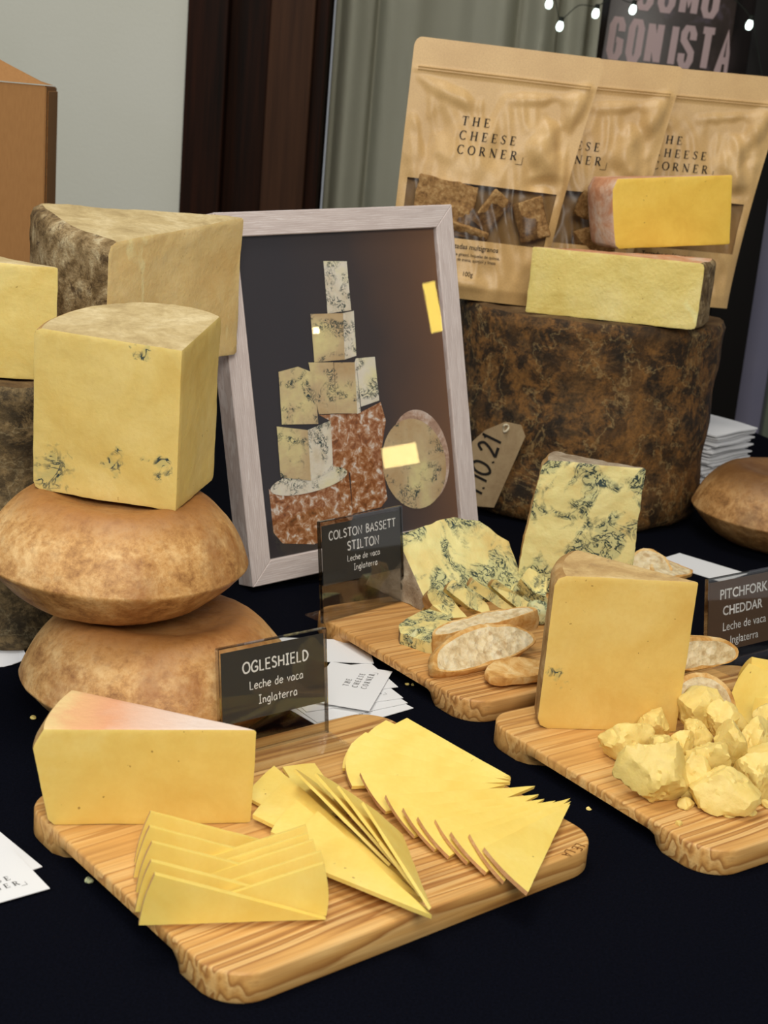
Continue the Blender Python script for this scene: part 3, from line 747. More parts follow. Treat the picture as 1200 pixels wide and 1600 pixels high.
def tube(pts, r, closed=False, seg=8):
    bm = bmesh.new(); n = len(pts); rings = []
    for i, p in enumerate(pts):
        a = pts[(i-1) % n] if closed or i else pts[i]; b = pts[(i+1) % n] if closed or i < n-1 else pts[i]
        d = (b-a).normalized(); s = d.orthogonal().normalized() if i == 0 else (rings_s - d*rings_s.dot(d)).normalized(); rings_s = s; w = d.cross(s)
        rings.append([bm.verts.new(p + s*r*cos(2*pi*k/seg) + w*r*sin(2*pi*k/seg)) for k in range(seg)])
    for i in range(n if closed else n-1):
        A, B = rings[i], rings[(i+1) % n]
        for k in range(seg): bm.faces.new((A[k], A[(k+1) % seg], B[(k+1) % seg], B[k]))
    if not closed: bm.faces.new(list(reversed(rings[0]))); bm.faces.new(rings[-1])
    return bm
link('string_loop', tube(cp, 0.0012, True), M['string'], root)

# ------------------------------------------------------------------ washed, saucer-shaped wheels
def wheel(label, c, z, R, h, mat, seed, rot=(0, 0, 0)):
    k = R/0.1; e = h/0.09
    pr = [(0, 0), (0.045*k, 0.0), (0.058*k, 0.0015*e), (0.073*k, 0.009*e), (0.087*k, 0.0215*e), (0.0965*k, 0.0325*e), (0.1*k, 0.037*e), (0.0995*k, 0.040*e), (0.0955*k, 0.050*e), (0.0885*k, 0.0625*e), (0.079*k, 0.0745*e), (0.068*k, 0.0835*e), (0.058*k, 0.0868*e), (0.049*k, 0.0865*e), (0.040*k, 0.084*e), (0.025*k, 0.0815*e), (0, 0.081*e)]
    q = [(p.x, p.y) for p in catmull([(a, b, 0) for a, b in pr], 3)]; q = [(max(a, 0), max(b, 0)) for a, b in q]; q[0] = (0, 0); q[-1] = (0, q[-1][1])
    bm = revolve(q, 144); rough_up(bm, ((12, 0.0014), (45, 0.0007), (130, 0.0003)), seed, 0.0)
    o = link('washed_rind_cheese', bm, mat, None, (c[0], c[1], z), rot, sharp=70)
    return tag(o, label, 'cheese', 'saucer-shaped washed wheels')
wheel('orange-brown saucer-shaped wheel lowest of the left pair, behind the name card of the front board', (-0.154, 0.972), 0.0, 0.1005, 0.084, M['wheel_rind'], 1)
wheel('orange-brown saucer-shaped wheel upper of the left pair, under the tall blue-spotted wedge', (-0.193, 0.985), 0.0830, 0.096, 0.084, M['wheel_rind'], 2, (RAD(1.5), RAD(0.3), 1.0))
wheel('dark brown saucer-shaped wheel at the right edge beside the napkins', (0.462, 1.600), 0.0, 0.105, 0.092, M['wheel_rind_dark'], 5)

# ------------------------------------------------------------------ large wedges
def rect_prof(R, h, r=0.007):
    return [(R-r, 0), (R-r*0.3, r*0.3), (R, r), (R, h*0.33), (R, h*0.66), (R, h-r), (R-r*0.3, h-r*0.3), (R-r, h)]
def ogle_prof(R, h, flip=True):
    p = [(R*0.9, 0), (R*0.93, h*0.06), (R*0.965, h*0.4), (R, h*0.80), (R*0.995, h*0.84), (R*0.955, h)]
    return p if flip else [(r, h-z) for r, z in reversed(p)]
A = pz(393, 1287, BZ)
sector('cheese_wedge', 'pale yellow wedge with pink and white top rind at the back of the front board', 'cheese', A, 163.5, 191.5, ogle_prof(0.131, 0.0625), M['ogle_paste'], M['brown_edge'], topmat=M['blush_rind'], seed=1, amps=((40, 0.0006),))
A = pz(1057, 1145, BZ)
sector('cheese_wedge', 'tall butter yellow wedge with one blue spot standing on the right-hand board', 'cheese', A, 146, 187.5, rect_prof(0.1065, 0.1185, 0.008), M['cheddar_paste'], M['brown_edge'], topmat=M['cream_rind'], seed=2, amps=((30, 0.0007), (150, 0.0002)))
A = pz(275, 800, 0.1625)
sector('cheese_wedge', 'tall pale wedge with blue veins near its base, standing on the upper saucer-shaped wheel', 'cheese', A, 80, 168.4, rect_prof(0.1085, 0.1150, 0.006), M['mature_paste'], M['brown_edge'], topmat=M['top_rind'], seed=3, amps=((30, 0.0009), (130, 0.0004)), rfun=lambda t: 0.78+0.22*t+0.17*sin(pi*t), rot=(RAD(3.0), 0, 0), shear=(0, 0.12, 0))
A = Vector((-0.147, 1.288, LH+0.001))
sector('cheese_wedge', 'largest wedge at the left with mottled grey rind, on the mossy drum before the box', 'cheese', A, -157, -117, rect_prof(0.188, 0.115, 0.010), M['amber_paste'], M['grey_rind'], topmat=M['top_rind'], seed=4, bev=0.0025, shear=(-0.073, 0.132, 0.008), amps=((22, 0.0018), (90, 0.0007), (260, 0.0003)))
A = Vector((-0.263, 1.088, LH+0.001))
sector('cheese_wedge', 'yellow wedge cut off by the left edge, on the mossy drum', 'cheese', A, 150, 188, rect_prof(0.12, 0.089, 0.008), M['yellow_paste'], M['grey_rind'], topmat=M['top_rind'], seed=5, amps=((25, 0.0012), (110, 0.0005)))
# two wedges on the right drum
A = py(820, 487, 1.605); A.z = DH+0.0015
sector('cheese_wedge', 'wrapped pale yellow wedge, lower of the pair on the dark drum', 'cheese', A, -8.5, 13.5, rect_prof(0.190, 0.074, 0.005), M['film_paste'], M['grey_rind'], topmat=M['pink_rind'], seed=6, amps=((40, 0.001), (160, 0.0005)), rfun=lambda t: 1+0.17*t)
A = py(1141, 382, 1.66)
sector('cheese_wedge', 'golden yellow wedge with reddish rind, upper of the pair on the dark drum', 'cheese', A, 160, 188, [(0.139*a, b) for a, b in ((0.94, 0), (0.97, 0.004), (0.985, 0.02), (1, 0.052), (1.0, 0.066), (0.96, 0.078))], M['gold_paste'], M['pink_rind'], topmat=M['pink_rind'], seed=7, amps=((40, 0.0005),), rot=(0, RAD(-6.5), 0), rfun=lambda t: 1.2-0.2*t)

# ------------------------------------------------------------------ blue-veined cheeses on the rear board
A = pz(981, 940, BZ)
sector('blue_cheese_wedge', 'upright blue-veined wedge standing at the back of the rear board', 'cheese', A, 152, 178, [(0.101, 0), (0.107, 0.006), (0.105, 0.045), (0.100, 0.09), (0.096, 0.124), (0.091, 0.130)], M['stilton'], M['brown_edge'], topmat=M['stilton_rind'], seed=9, amps=((40, 0.0016), (150, 0.0011)))
hull = [(-0.012, 1.262, BZ), (0.041, 1.203, BZ), (0.142, 1.272, BZ), (0.098, 1.345, BZ), (0.012, 1.243, 0.076), (0.066, 1.292, 0.083), (0.092, 1.305, 0.078), (0.122, 1.305, 0.060), (0.045, 1.201, 0.026), (0.138, 1.281, 0.027), (0.075, 1.33, 0.05)]
o0 = Vector((0.05, 1.26, BZ)); bm = bmesh.new()
for p in hull: bm.verts.new(Vector(p)-o0)
bmesh.ops.convex_hull(bm, input=bm.verts); bmesh.ops.recalc_face_normals(bm, faces=bm.faces); bm.normal_update()
for f in bm.faces: f.material_index = 1 if (f.normal.dot(Vector((-0.75, -0.66, 0))) > 0.62 and f.normal.z < 0.45) else 0
bmesh.ops.bevel(bm, geom=[e for e in bm.edges if len(e.link_faces) == 2 and e.calc_face_angle(0) > RAD(30)], offset=0.002, segments=2, profile=0.6, affect='EDGES', clamp_overlap=True, material=-1)
refine(bm, 0.006); rough_up(bm, ((30, 0.0022), (90, 0.0014), (240, 0.0006)), 12, 0.0)
root = thing('blue_cheese_wedge', 'blue-veined block with grey rind lying behind the name card of the rear board', 'cheese', o0)
two_part(bm, root, M['stilton'], M['stilton_rind'])

def zp(x, y, s, ox, oy, z): return pz(ox+x/s, oy+y/s, z)
S7 = lambda x, y, z: zp(x, y, 4.615, 600, 800, z)
ST = [('third' , [(800, 482, .052), (768, 532, .045), (1000, 722, .024), (1112, 700, .026), (985, 610, .036)]),
      ('second', [(645, 488, .052), (608, 538, .045), (830, 690, .026), (975, 732, .022), (820, 600, .037)]),
      ('first', [(500, 488, .050), (448, 555, .042), (620, 692, .027), (785, 752, .021), (740, 655, .030)])]
for k, (w, q) in enumerate(ST):
    slab('blue_cheese_slice', {'third': 'blue-veined stick furthest right of the three leaning on the lying blue cheese', 'second': 'blue-veined stick in the middle of the three leaning on the lying blue cheese', 'first': 'blue-veined stick leftmost of the three leaning on the lying blue cheese'}[w], 'cheese slice',
         [S7(*p) for p in q], 0.009, {0}, M['stilton_small'], M['brown_edge'], 'blue-veined sticks', 0.1, 20+k, 0.006, ((90, 0.0009), (260, 0.0004)))
slab('blue_cheese_slice', 'short blue-veined piece with brown rind at the left foot of the lying blue cheese', 'cheese slice', [S7(350, 535, .046), (S7(312, 592, .040)), S7(350, 672, .030), S7(470, 765, .022), S7(600, 758, .021), S7(505, 650, .030)], 0.010, {0, 1}, M['stilton_small'], M['brown_edge'], 'blue-veined sticks', 0.08, 25, 0.006, ((90, 0.001),))
slab('blue_cheese_slice', 'flat blue-veined piece with dark rind lying beside the long bread crust', 'cheese slice', [S7(115, 800, .030), S7(118, 872, .028), S7(310, 935, .028), S7(430, 950, .029), S7(500, 800, .032), S7(430, 725, .032), S7(320, 700, .032)], 0.011, {0, 6}, M['stilton_small'], M['stilton_rind'], 'blue-veined sticks', 0.05, 27, 0.006, ((80, 0.0014),))
slab('blue_cheese_slice', 'small blue-veined wedge leaning at the foot of the upright blue cheese', 'cheese slice', [S7(1050, 400, .052), S7(985, 480, .046), S7(1080, 580, .034), S7(1165, 610, .034), S7(1178, 470, .044)], 0.011, {0}, M['stilton_small'], M['brown_edge'], 'blue-veined sticks', 0.05, 29, 0.006, ((80, 0.0012),))
def lump(name, label, cat, c, r, mat, seed, sq=(1, 1, 1), cuts=7, soft=0.35, group=None, amps=((120, 0.0009), (320, 0.0006)), rz=0.0, rugged=False):
    rnd = random.Random(seed); bm = bmesh.new(); bmesh.ops.create_icosphere(bm, subdivisions=4, radius=1.0)
    pl = []
    for k in range(cuts):
        d = Vector((rnd.uniform(-1, 1), rnd.uniform(-1, 1), rnd.uniform(-0.5, 1))).normalized(); pl.append((d, rnd.uniform(0.45, 0.74)))
    pl.append((Vector((0, 0, -1)), 0.55))
    for v in bm.verts:
        co = v.co.normalized(); t = min([1.0] + [h/co.dot(d) for d, h in pl if co.dot(d) > 1e-3]); v.co = co*(t + (0.06*noise.noise(co*4+Vector((seed, 0, 0))) + 0.05*noise.noise(co*9+Vector((0, seed, 0))) if rugged and noise.noise(co*1.6+Vector((seed*3.1, 1, 2))) > -0.05 else 0))
    for v in bm.verts: v.co = Vector((v.co.x*sq[0]*r, v.co.y*sq[1]*r, v.co.z*sq[2]*r))
    rough_up(bm, [(f, a*min(1, r/0.014)) for f, a in amps], seed)
    zm = min(v.co.z for v in bm.verts)
    for v in bm.verts: v.co.z -= zm
    return tag(link(name, bm, mat, None, c, (0, 0, rz), sharp=28), label, cat, group)
for k, (x, y, r, lb) in enumerate([(232, 940, .0085, 'crumbled blue-veined lump on the rear board before the flat blue piece'), (1010, 600, .010, 'blue-veined crumble between the leaning sticks and the upright blue cheese'), (1075, 650, .011, 'blue-veined crumble right of the leaning sticks'), (1105, 770, .012, 'blue-veined lump showing between the long bread crust and the tall yellow wedge')]):
    p = S7(x, y+20, BZ); lump('cheese_crumb', lb, 'cheese crumb', p, r, M['stilton_crumb'], 40+k, (1.2, 1, 1), 5, amps=((140, 0.002), (320, 0.001)))

# ------------------------------------------------------------------ bread
def bread(label, e0, e1, width, thick, lean_n, seed, flat=0.35, pw=1.0, crumbmat='crumb', group='baguette slices', crust_w=0.0035):
    """slice with ends e0, e1 (its lower long edge); lean_n = direction its cut face looks"""
    u = (e1-e0); ln = u.length; u.normalize(); n = lean_n.normalized(); n = (n-u*n.dot(u)).normalized(); v = n.cross(u).normalized()
    if v.z < -0.2 or (abs(v.z) <= 0.2 and v.y < 0): v = -v
    out = []
    for k in range(40):
        a = 2*pi*k/40; x = cos(a); y = sin(a)
        yy = y if y > 0 else y*flat
        x = math.copysign(abs(x)**pw, x)
        w = 1 + 0.05*noise.noise(Vector((cos(a)*2, sin(a)*2, seed)))
        out.append(Vector((x*ln/2*w, (yy*(1/(1+flat)))*width*w)))
    ymin = min(p.y for p in out)
    bm = bmesh.new(); rows = []
    spec = ((0.0, -crust_w), (0.0, -0.0006), (-0.06, 0.0), (-0.5, 0.0006), (-0.94, 0.0), (-1.0, -0.0006), (-1.0, -crust_w))
    for d, g in spec:
        row = []
        for p in out:
            q = p + p.normalized()*g
            row.append(bm.verts.new(u*q.x + v*(q.y-ymin) + n*(d*thick)))
        rows.append(row)
    N = len(out)
    for i, (A_, B_) in enumerate(zip(rows, rows[1:])):
        for k in range(N):
            f = bm.faces.new((A_[k], B_[k], B_[(k+1) % N], A_[(k+1) % N])); f.material_index = 1
    bm.faces.new(rows[0]); bm.faces.new(list(reversed(rows[-1])))
    bmesh.ops.recalc_face_normals(bm, faces=bm.faces)
    refine(bm, 0.006); rough_up(bm, ((70, 0.0014), (200, 0.0008)), seed)
    root = thing('bread_slice', label, 'bread', (e0+e1)/2, group=group)
    two_part(bm, root, M[crumbmat], M['crust'], 'crumb', 'crust', 50); return root
bread('baguette slice showing its pale open crumb at the front of the rear board', S7(408, 1216, .021), S7(1140, 985, .030), 0.035, 0.011, Vector((0.25, -0.70, 0.75)), 3, 0.45, 1.1)
bread('baguette slice lying flat beneath the pale crumb slice on the rear board', S7(800, 1218, BZ+.010), S7(1290, 1150, BZ+.010), 0.032, 0.007, Vector((0.02, -0.10, 1)), 5, crumbmat='crust')
bread('long baguette slice with golden crust edge on top of the rear board bread', S7(365, 912, .036), S7(1125, 722, .055), 0.024, 0.017, Vector((-0.12, -0.12, 1)), 7, 0.3, 1.1)
bread('small baguette heel tucked under the long golden crust on the rear board', S7(400, 1040, BZ+.001), S7(690, 985, BZ+.004), 0.020, 0.014, Vector((0.2, -0.8, 0.35)), 9)
S5 = lambda x, y, z: zp(x, y, 4.0, 900, 940, z)
bread('baguette slice with thick golden crust, topmost behind the tall yellow wedge', S5(540, 455, .046), S5(1025, 395, .046), 0.026, 0.016, Vector((0.15, -0.85, 0.30)), 11, 0.4, 1.1)
bread('baguette slice in the middle of the bread behind the tall yellow wedge', S5(560, 560, .034), S5(965, 585, .030), 0.032, 0.011, Vector((0.3, 0.1, 0.9)), 13)
bread('greyish baguette slice lowest of the bread behind the crumbled chunks', S5(600, 720, .022), S5(1010, 745, .020), 0.036, 0.012, Vector((0.2, -0.75, 0.6)), 15)
p = pz(1018, 893, 0.001)
bread('torn bread piece left of two behind the right-hand board', pz(985, 897, .002), pz(1054, 900, .002), 0.036, 0.030, Vector((-0.1, -0.5, 0.7)), 17)
bread('torn bread piece with golden crust, right of two behind the right-hand board', pz(1034, 906, .003), pz(1090, 898, .003), 0.036, 0.026, Vector((0.1, -0.2, 0.85)), 19)

# ------------------------------------------------------------------ crumbled chunks on the right-hand board
CH = [(310, 985, .021, 0, (1.3, .9, 1), 'block-shaped chunk at the left end of the crumbled pile'),
      (470, 850, .017, 0, (1.1, 1, 1), 'chunk touching the foot of the tall yellow wedge'),
      (455, 1235, .0235, 0, (1.15, .9, 1.25), 'largest flat-faced chunk at the front left of the crumbled pile'),
      (530, 1000, .015, .012, (1, 1, 1), 'chunk heaped above the largest front chunk'),
      (700, 1205, .0145, 0, (.9, .9, 1.3), 'small rough chunk between the two large front chunks'),
      (645, 935, .012, .014, (1, 1, .9), 'whitish chunk in the middle of the crumbled pile'),
      (800, 1095, .019, .006, (1.15, .9, 1), 'flat-topped chunk in the centre of the crumbled pile'),
      (760, 800, .022, .008, (1.1, 1, 1.1), 'chunk at the very top of the crumbled pile'),
      (735, 880, .013, .014, (1, 1, 1), 'small chunk just under the top of the crumbled pile'),
      (875, 830, .015, .010, (1, 1, 1.1), 'chunk right of the pile top, before the grey bread'),
      (950, 1045, .018, .008, (.8, 1, 1.3), 'tall rough chunk right of the centre of the crumbled pile'),
      (1095, 980, .019, .006, (1, 1, 1), 'chunk below the pale rounded slices'),
      (900, 1285, .022, 0, (1.3, .85, 1), 'broad chunk at the front of the crumbled pile'),
      (1105, 1225, .019, 0, (.9, 1, 1.35), 'upright chunk right of the broad front chunk'),
      (1185, 1120, .02, 0, (1, 1, 1.2), 'chunk at the right edge of the picture'),
      (1010, 860, .013, .004, (1.2, 1, .9), 'small chunk behind the pile beside the grey bread'),
      (600, 1085, .015, .002, (1, 1, 1.1), 'chunk half hidden behind the largest front chunk'),
      (1190, 905, .016, .004, (1, 1, 1.2), 'chunk at the right edge under the pale rounded slices')]
for k, (x, y, r, dz, sq, lb) in enumerate(CH):
    c = S5(x, y, BZ+dz)
    m = M['chunk_paste']
    lump('cheese_chunk', 'crumbly yellow ' + lb, 'cheese chunk', c, r*1.04, m, 60+k, sq, 10, rugged=True, group='crumbled chunks on the right-hand board', rz=k*1.3)
for k, (x, y, r) in enumerate([(690, 1290, .0055), (1065, 1325, .006), (950, 1340, .0045), (1185, 1285, .004), (420, 1200, .004), (640, 1395, .0025)]):
    lump('cheese_crumb', 'tiny yellow crumb on the right-hand board, ' + ['before the small rough chunk', 'before the broad front chunk', 'flat flake in front of the broad chunk', 'near the right picture edge', 'under the largest front chunk', 'alone towards the front edge'][k], 'cheese crumb', S5(x, y, BZ), r, M['chunk_paste'], 90+k, (1.2, 1, .8), 6, amps=((300, 0.002),))
# rounded slices at the right edge
for k, (q, lb) in enumerate([([(1100, 345, .052), (1010, 470, .03), (1120, 640, .022), (1330, 600, .03), (1290, 380, .055)], 'pale rounded slice furthest back of the three at the right edge'),
                             ([(1080, 385, .048), (958, 640, .021), (1060, 760, .019), (1330, 780, .025), (1290, 470, .05)], 'pale rounded slice in the middle of the three at the right edge'),
                             ([(1120, 598, .043), (1112, 795, .020), (1200, 830, .019), (1400, 860, .024), (1330, 620, .045)], 'pale rounded slice in front of the three at the right edge')]):
    slab('cheese_slice', lb, 'cheese slice', [S5(*p) for p in q], 0.004, {0, 1}, M['slice_paste'], M['brown_edge'], 'pale rounded slices at the right edge', 0.08, 110+k)

# ------------------------------------------------------------------ sliced cheese on the front board
Z1 = BZ+0.0006
OR = ['first', 'second', 'third', 'fourth', 'fifth', 'sixth', 'seventh', 'eighth', 'ninth', 'tenth', 'eleventh', 'twelfth']
FA = [((636, 1122), (585, 1165), (797, 1213)), ((603, 1125), (560, 1176), (798, 1215)), ((571, 1144), (535, 1200), (798, 1217)), ((550, 1160), (550, 1228), (797, 1222)),
      ((563, 1207), (603, 1268), (790, 1226)), ((603, 1242), (648, 1306), (836, 1228)), ((630, 1262), (680, 1327), (842, 1241)), ((653, 1276), (702, 1338), (851, 1248)),
      ((680, 1280), (731, 1347), (868, 1251)), ((705, 1300), (760, 1363), (891, 1247)), ((734, 1303), (788, 1377), (892, 1252)), ((757, 1324), (825, 1394), (891, 1256))]
for i, (a, b, t) in enumerate(FA):
    slab('cheese_slice', OR[i] + ' yellow slice from the back in the long fan with brown rind along its left', 'cheese slice',
         [pz(*a, Z1+.0155), pz(*b, Z1+.0040), pz(*t, Z1+.0065)], 0.0026, {0}, M['slice_paste'], M['slice_rind'], 'fanned slices at the right of the front board', 0.05 if i > 3 else 0.10, 200+i)
# interleaved slices leaning back, tips alternating left and right
LA = [(241.7, 1367), (236, 1346), (237, 1316), (234, 1292), (235, 1269)]
RA = [(506, 1349), (502, 1331), (490, 1313), (481, 1303), (478, 1290)]
for i, (x, y) in enumerate(LA):
    slab('cheese_slice', OR[i] + ' from the front of the leaning slices with rind at their left end', 'cheese slice',
         [pz(x, y, Z1+.031), pz(x-25, y+79, Z1+.0022), pz(x+268, y+70, Z1+.0022)], 0.0036, {0}, M['slice_paste'], M['slice_rind'], 'leaning slices at the front left of the front board', 0.04, 220+i)
for i, (x, y) in enumerate(RA):
    slab('cheese_slice', OR[i] + ' from the front of the leaning slices with rind at their right end', 'cheese slice',
         [pz(x, y, Z1+.031), pz(x+4, y+82, Z1+.0022), pz(x-245, y+80, Z1+.0022)], 0.0036, {0}, M['slice_paste'], M['slice_rind'], 'leaning slices at the front left of the front board', 0.06, 230+i)
S2 = lambda x, y, z: zp(x, y, 2.4, 200, 1100, z)
FB = [((548, 230), (440, 345), (1090, 690), 0), ((605, 275), (468, 415), (1105, 730), 1), ((632, 358), (535, 478), (1125, 770), 2), ((712, 400), (590, 570), (1140, 792), 3)]
for a, b, t, i in FB:
    slab('cheese_slice', OR[i] + ' from the back of the flat slices lying between the leaning slices and the fan', 'cheese slice',
         [S2(*a, Z1+.007+.003*i), S2(*b, Z1+.0035+.003*i), S2(*t, Z1+.003+.0022*i)], 0.0026, {0}, M['slice_paste'], M['slice_rind'], 'flat slices in the middle of the front board', 0.03, 240+i)
FQ = [((626, 243), (712, 300), (985, 600)), ((705, 258), (835, 335), (1060, 660)), ((790, 305), (950, 420), (1100, 715)), ((882, 366), (1030, 490), (1137, 764))]
for i, (a, b, t) in enumerate(FQ):
    slab('cheese_slice', OR[i] + ' from the back of the tilted thin slices beside the long fan', 'cheese slice',
         [S2(*a, Z1+.026+.002*i), S2(*b, Z1+.0045), S2(*t, Z1+.008+.002*i)], 0.0018, {0}, M['slice_paste'], M['slice_rind'], 'tilted slices in the middle of the front board', 0.09, 250+i)
slab('cheese_slice', 'thin slice lying flat at the back of the front board behind the tilted slices', 'cheese slice', [S2(580, 235, Z1+.003), S2(700, 222, Z1+.003), S2(830, 400, Z1+.003), S2(700, 420, Z1+.003)], 0.0025, {0}, M['slice_paste'], M['slice_rind'], None, 0.02, 260)

# ------------------------------------------------------------------ framed picture
FO = pz(395.5, 918, 0.0056); th = RAD(37.8); le = RAD(12.4); FW, FH, FB_ = 0.281, 0.3465, 0.0223
fu = Vector((cos(th), sin(th), 0)); fn = Vector((sin(th), -cos(th), 0)); fv = Vector((0, 0, 1))*cos(le) - fn*sin(le); fnn = fn*cos(le) + Vector((0, 0, 1))*sin(le)
rl = RAD(3.4); fu, fv = fu*cos(rl) + fv*sin(rl), fv*cos(rl) - fu*sin(rl)
TH = 0.026
base = FO - fnn*TH + Vector((0, 0, 0))
fr = thing('framed_picture', 'grey-washed wooden frame with a dark photograph of stacked blue cheeses, leaning back', 'framed picture', FO + fu*FW/2)
RL = fr.location.copy()
def fp(a, b, d=0.0): return FO + fu*a + fv*b + fnn*d - RL
def rail(name, q, along):
    """the rail's local x runs along the rail, so the grain follows it"""
    ax = (fu if along == 'u' else fv); ay = (fv if along == 'u' else -fu)
    Mx = Matrix((ax, ay, fnn)).transposed(); Mi = Mx.inverted(); c = fp(sum(p[0] for p in q)/4, sum(p[1] for p in q)/4)
    bm = bmesh.new()
    f0 = [bm.verts.new(Mi @ (fp(*p, 0.0)-c)) for p in q]; b0 = [bm.verts.new(Mi @ (fp(*p, -TH)-c)) for p in q]
    bm.faces.new(f0); bm.faces.new(list(reversed(b0)))
    for i in range(4): bm.faces.new((f0[i], b0[i], b0[(i+1) % 4], f0[(i+1) % 4]))
    bmesh.ops.recalc_face_normals(bm, faces=bm.faces)
    bmesh.ops.bevel(bm, geom=list(bm.edges), offset=0.0007, segments=1, affect='EDGES')
    return link(name, bm, M['frame'], fr, c, Mx.to_euler(), smooth=False)
b_ = FB_
rail('top_rail', [(0, FH), (b_, FH-b_), (FW-b_, FH-b_), (FW, FH)], 'u')
rail('bottom_rail', [(0, 0), (FW, 0), (FW-b_, b_), (b_, b_)], 'u')
rail('side_rail', [(0, 0), (b_, b_), (b_, FH-b_), (0, FH)], 'v')
rail('side_rail', [(FW, 0), (FW, FH), (FW-b_, FH-b_), (FW-b_, b_)], 'v')
link('backing', poly_bm([[(b_*.5, b_*.5), (FW-b_*.5, b_*.5), (FW-b_*.5, FH-b_*.5), (b_*.5, FH-b_*.5)]], lambda x, y: fp(x, y, -TH*0.9)), M['cardboard'], fr, smooth=False)
t = NT('printed_dark_background_glow')
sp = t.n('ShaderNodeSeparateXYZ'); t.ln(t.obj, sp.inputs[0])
g = t.math('ADD', t.math('MULTIPLY', sp.outputs[0], 3.4), t.math('ADD', t.math('MULTIPLY', sp.outputs[2], 0.9), t.math('MULTIPLY', t.noise(7, 3, 0.5), 0.2)))  # printed dark-to-brown gradient; its upper-right warmth also stands in for glow on the glass
M['print_bg_glow'] = t.fin(t.ramp(g, [(0.0, L(56, 52, 56)), (0.2, L(66, 56, 54)), (0.42, L(112, 80, 58)), (0.7, L(150, 108, 66)), (1.0, L(170, 122, 66))]), 0.5, 0.2)
M['print_white'] = m_stilton('printed_white_cheese', base=L(232, 224, 206), warm=L(214, 198, 168), dens=0.5, scale=2.0, halo=False)
M['print_tan'] = m_stilton('printed_tan_cheese', base=L(204, 180, 138), warm=L(190, 158, 112), dens=0.55, scale=2.0, halo=False)
M['print_rind'] = m_rind('printed_orange_rind', [(0.32, L(104, 62, 32)), (0.46, L(160, 98, 54)), (0.55, L(196, 150, 112)), (0.62, L(232, 222, 212))], 130, bump=0.0)
M['print_pale'] = m_rind('printed_pale_rind', [(0.3, L(140, 98, 72)), (0.5, L(196, 164, 142)), (0.7, L(228, 214, 204))], 60, bump=0.0)
prt = link('print', poly_bm([[(b_*.7, b_*.7), (FW-b_*.7, b_*.7), (FW-b_*.7, FH-b_*.7), (b_*.7, FH-b_*.7)]], lambda x, y: fp(x, y, -0.0060)), M['print_bg_glow'], fr, smooth=False)
fp0 = FO - fnn*0.006
def z5(x, y): 
    w = pplane(350+x/2.462, 300+y/2.462, fp0, fnn) - FO
    return (w.dot(fu), w.dot(fv))
def pic(name, polys, mat, lay):
    link(name, poly_bm([[z5(*p) for p in q] for q in polys], lambda x, y: fp(x, y, -0.0060+0.00025*lay)), mat, prt, smooth=False)
def ell(cx, cy, rx, ry, rot=0, n=40, a0=0, a1=360):
    return [(cx+rx*cos(RAD(a0+(a1-a0)*k/n))*cos(rot)-ry*sin(RAD(a0+(a1-a0)*k/n))*sin(rot), cy+rx*cos(RAD(a0+(a1-a0)*k/n))*sin(rot)+ry*sin(RAD(a0+(a1-a0)*k/n))*cos(rot)) for k in range(n)]
pic('printed_orange_drums', [[(365, 858), (520, 850), (602, 808), (622, 880), (604, 1000), (628, 1180), (604, 1212), (495, 1238), (485, 1080), (420, 1060), (408, 880)],
    [(172, 1143), (200, 1160), (300, 1150), (420, 1115), (478, 1075), (496, 1250), (470, 1315), (345, 1355), (225, 1352), (190, 1310)]], M['print_rind'], 1)
pic('printed_round_rim', [ell(752, 1018, 112, 182, RAD(-8))], M['print_pale'], 2)
pic('printed_round_face', [ell(730, 1045, 122, 174, RAD(-8))], M['print_tan'], 3)
pic('printed_drum_top', [ell(325, 1112, 152, 44, RAD(-14))], M['print_white'], 3)
pic('printed_light_faces', [[(380, 266), (470, 267), (487, 455), (396, 468)], [(455, 466), (497, 457), (507, 630), (462, 645)], [(505, 640), (578, 634), (595, 802), (525, 826)], [(500, 655), (505, 640), (524, 848), (510, 854)], [(320, 916), (408, 878), (418, 1068), (332, 1112)]], M['print_white'], 4)
pic('printed_tan_faces', [[(330, 470), (455, 466), (462, 645), (345, 655)], [(322, 656), (418, 655), (430, 852), (362, 855)], [(420, 656), (500, 655), (510, 852), (430, 852)], [(207, 692), (282, 672), (345, 697), (360, 892), (220, 895)], [(200, 902), (320, 916), (332, 1110), (215, 1097)]], M['print_tan'], 5)
link('glass', poly_bm([[(b_*.8, b_*.8), (FW-b_*.8, b_*.8), (FW-b_*.8, FH-b_*.8), (b_*.8, FH-b_*.8)]], lambda x, y: fp(x, y, -0.0028)), M['glass'], fr, smooth=False)
# easel leg behind
bm = bmesh.new(); P = [fp(FW/2-0.03, FH*0.7, -TH), fp(FW/2+0.03, FH*0.7, -TH)]
foot = [FO + fu*(FW/2-0.03) - fn*0.19 - RL, FO + fu*(FW/2+0.03) - fn*0.19 - RL]
for p in foot: p.z = -RL.z + 0.001
vs = [bm.verts.new(p) for p in (P[0], P[1], foot[1], foot[0])]; bm.faces.new(vs); bmesh.ops.solidify(bm, geom=list(bm.faces), thickness=0.003)
link('easel_leg', bm, M['cardboard'], fr, smooth=False)

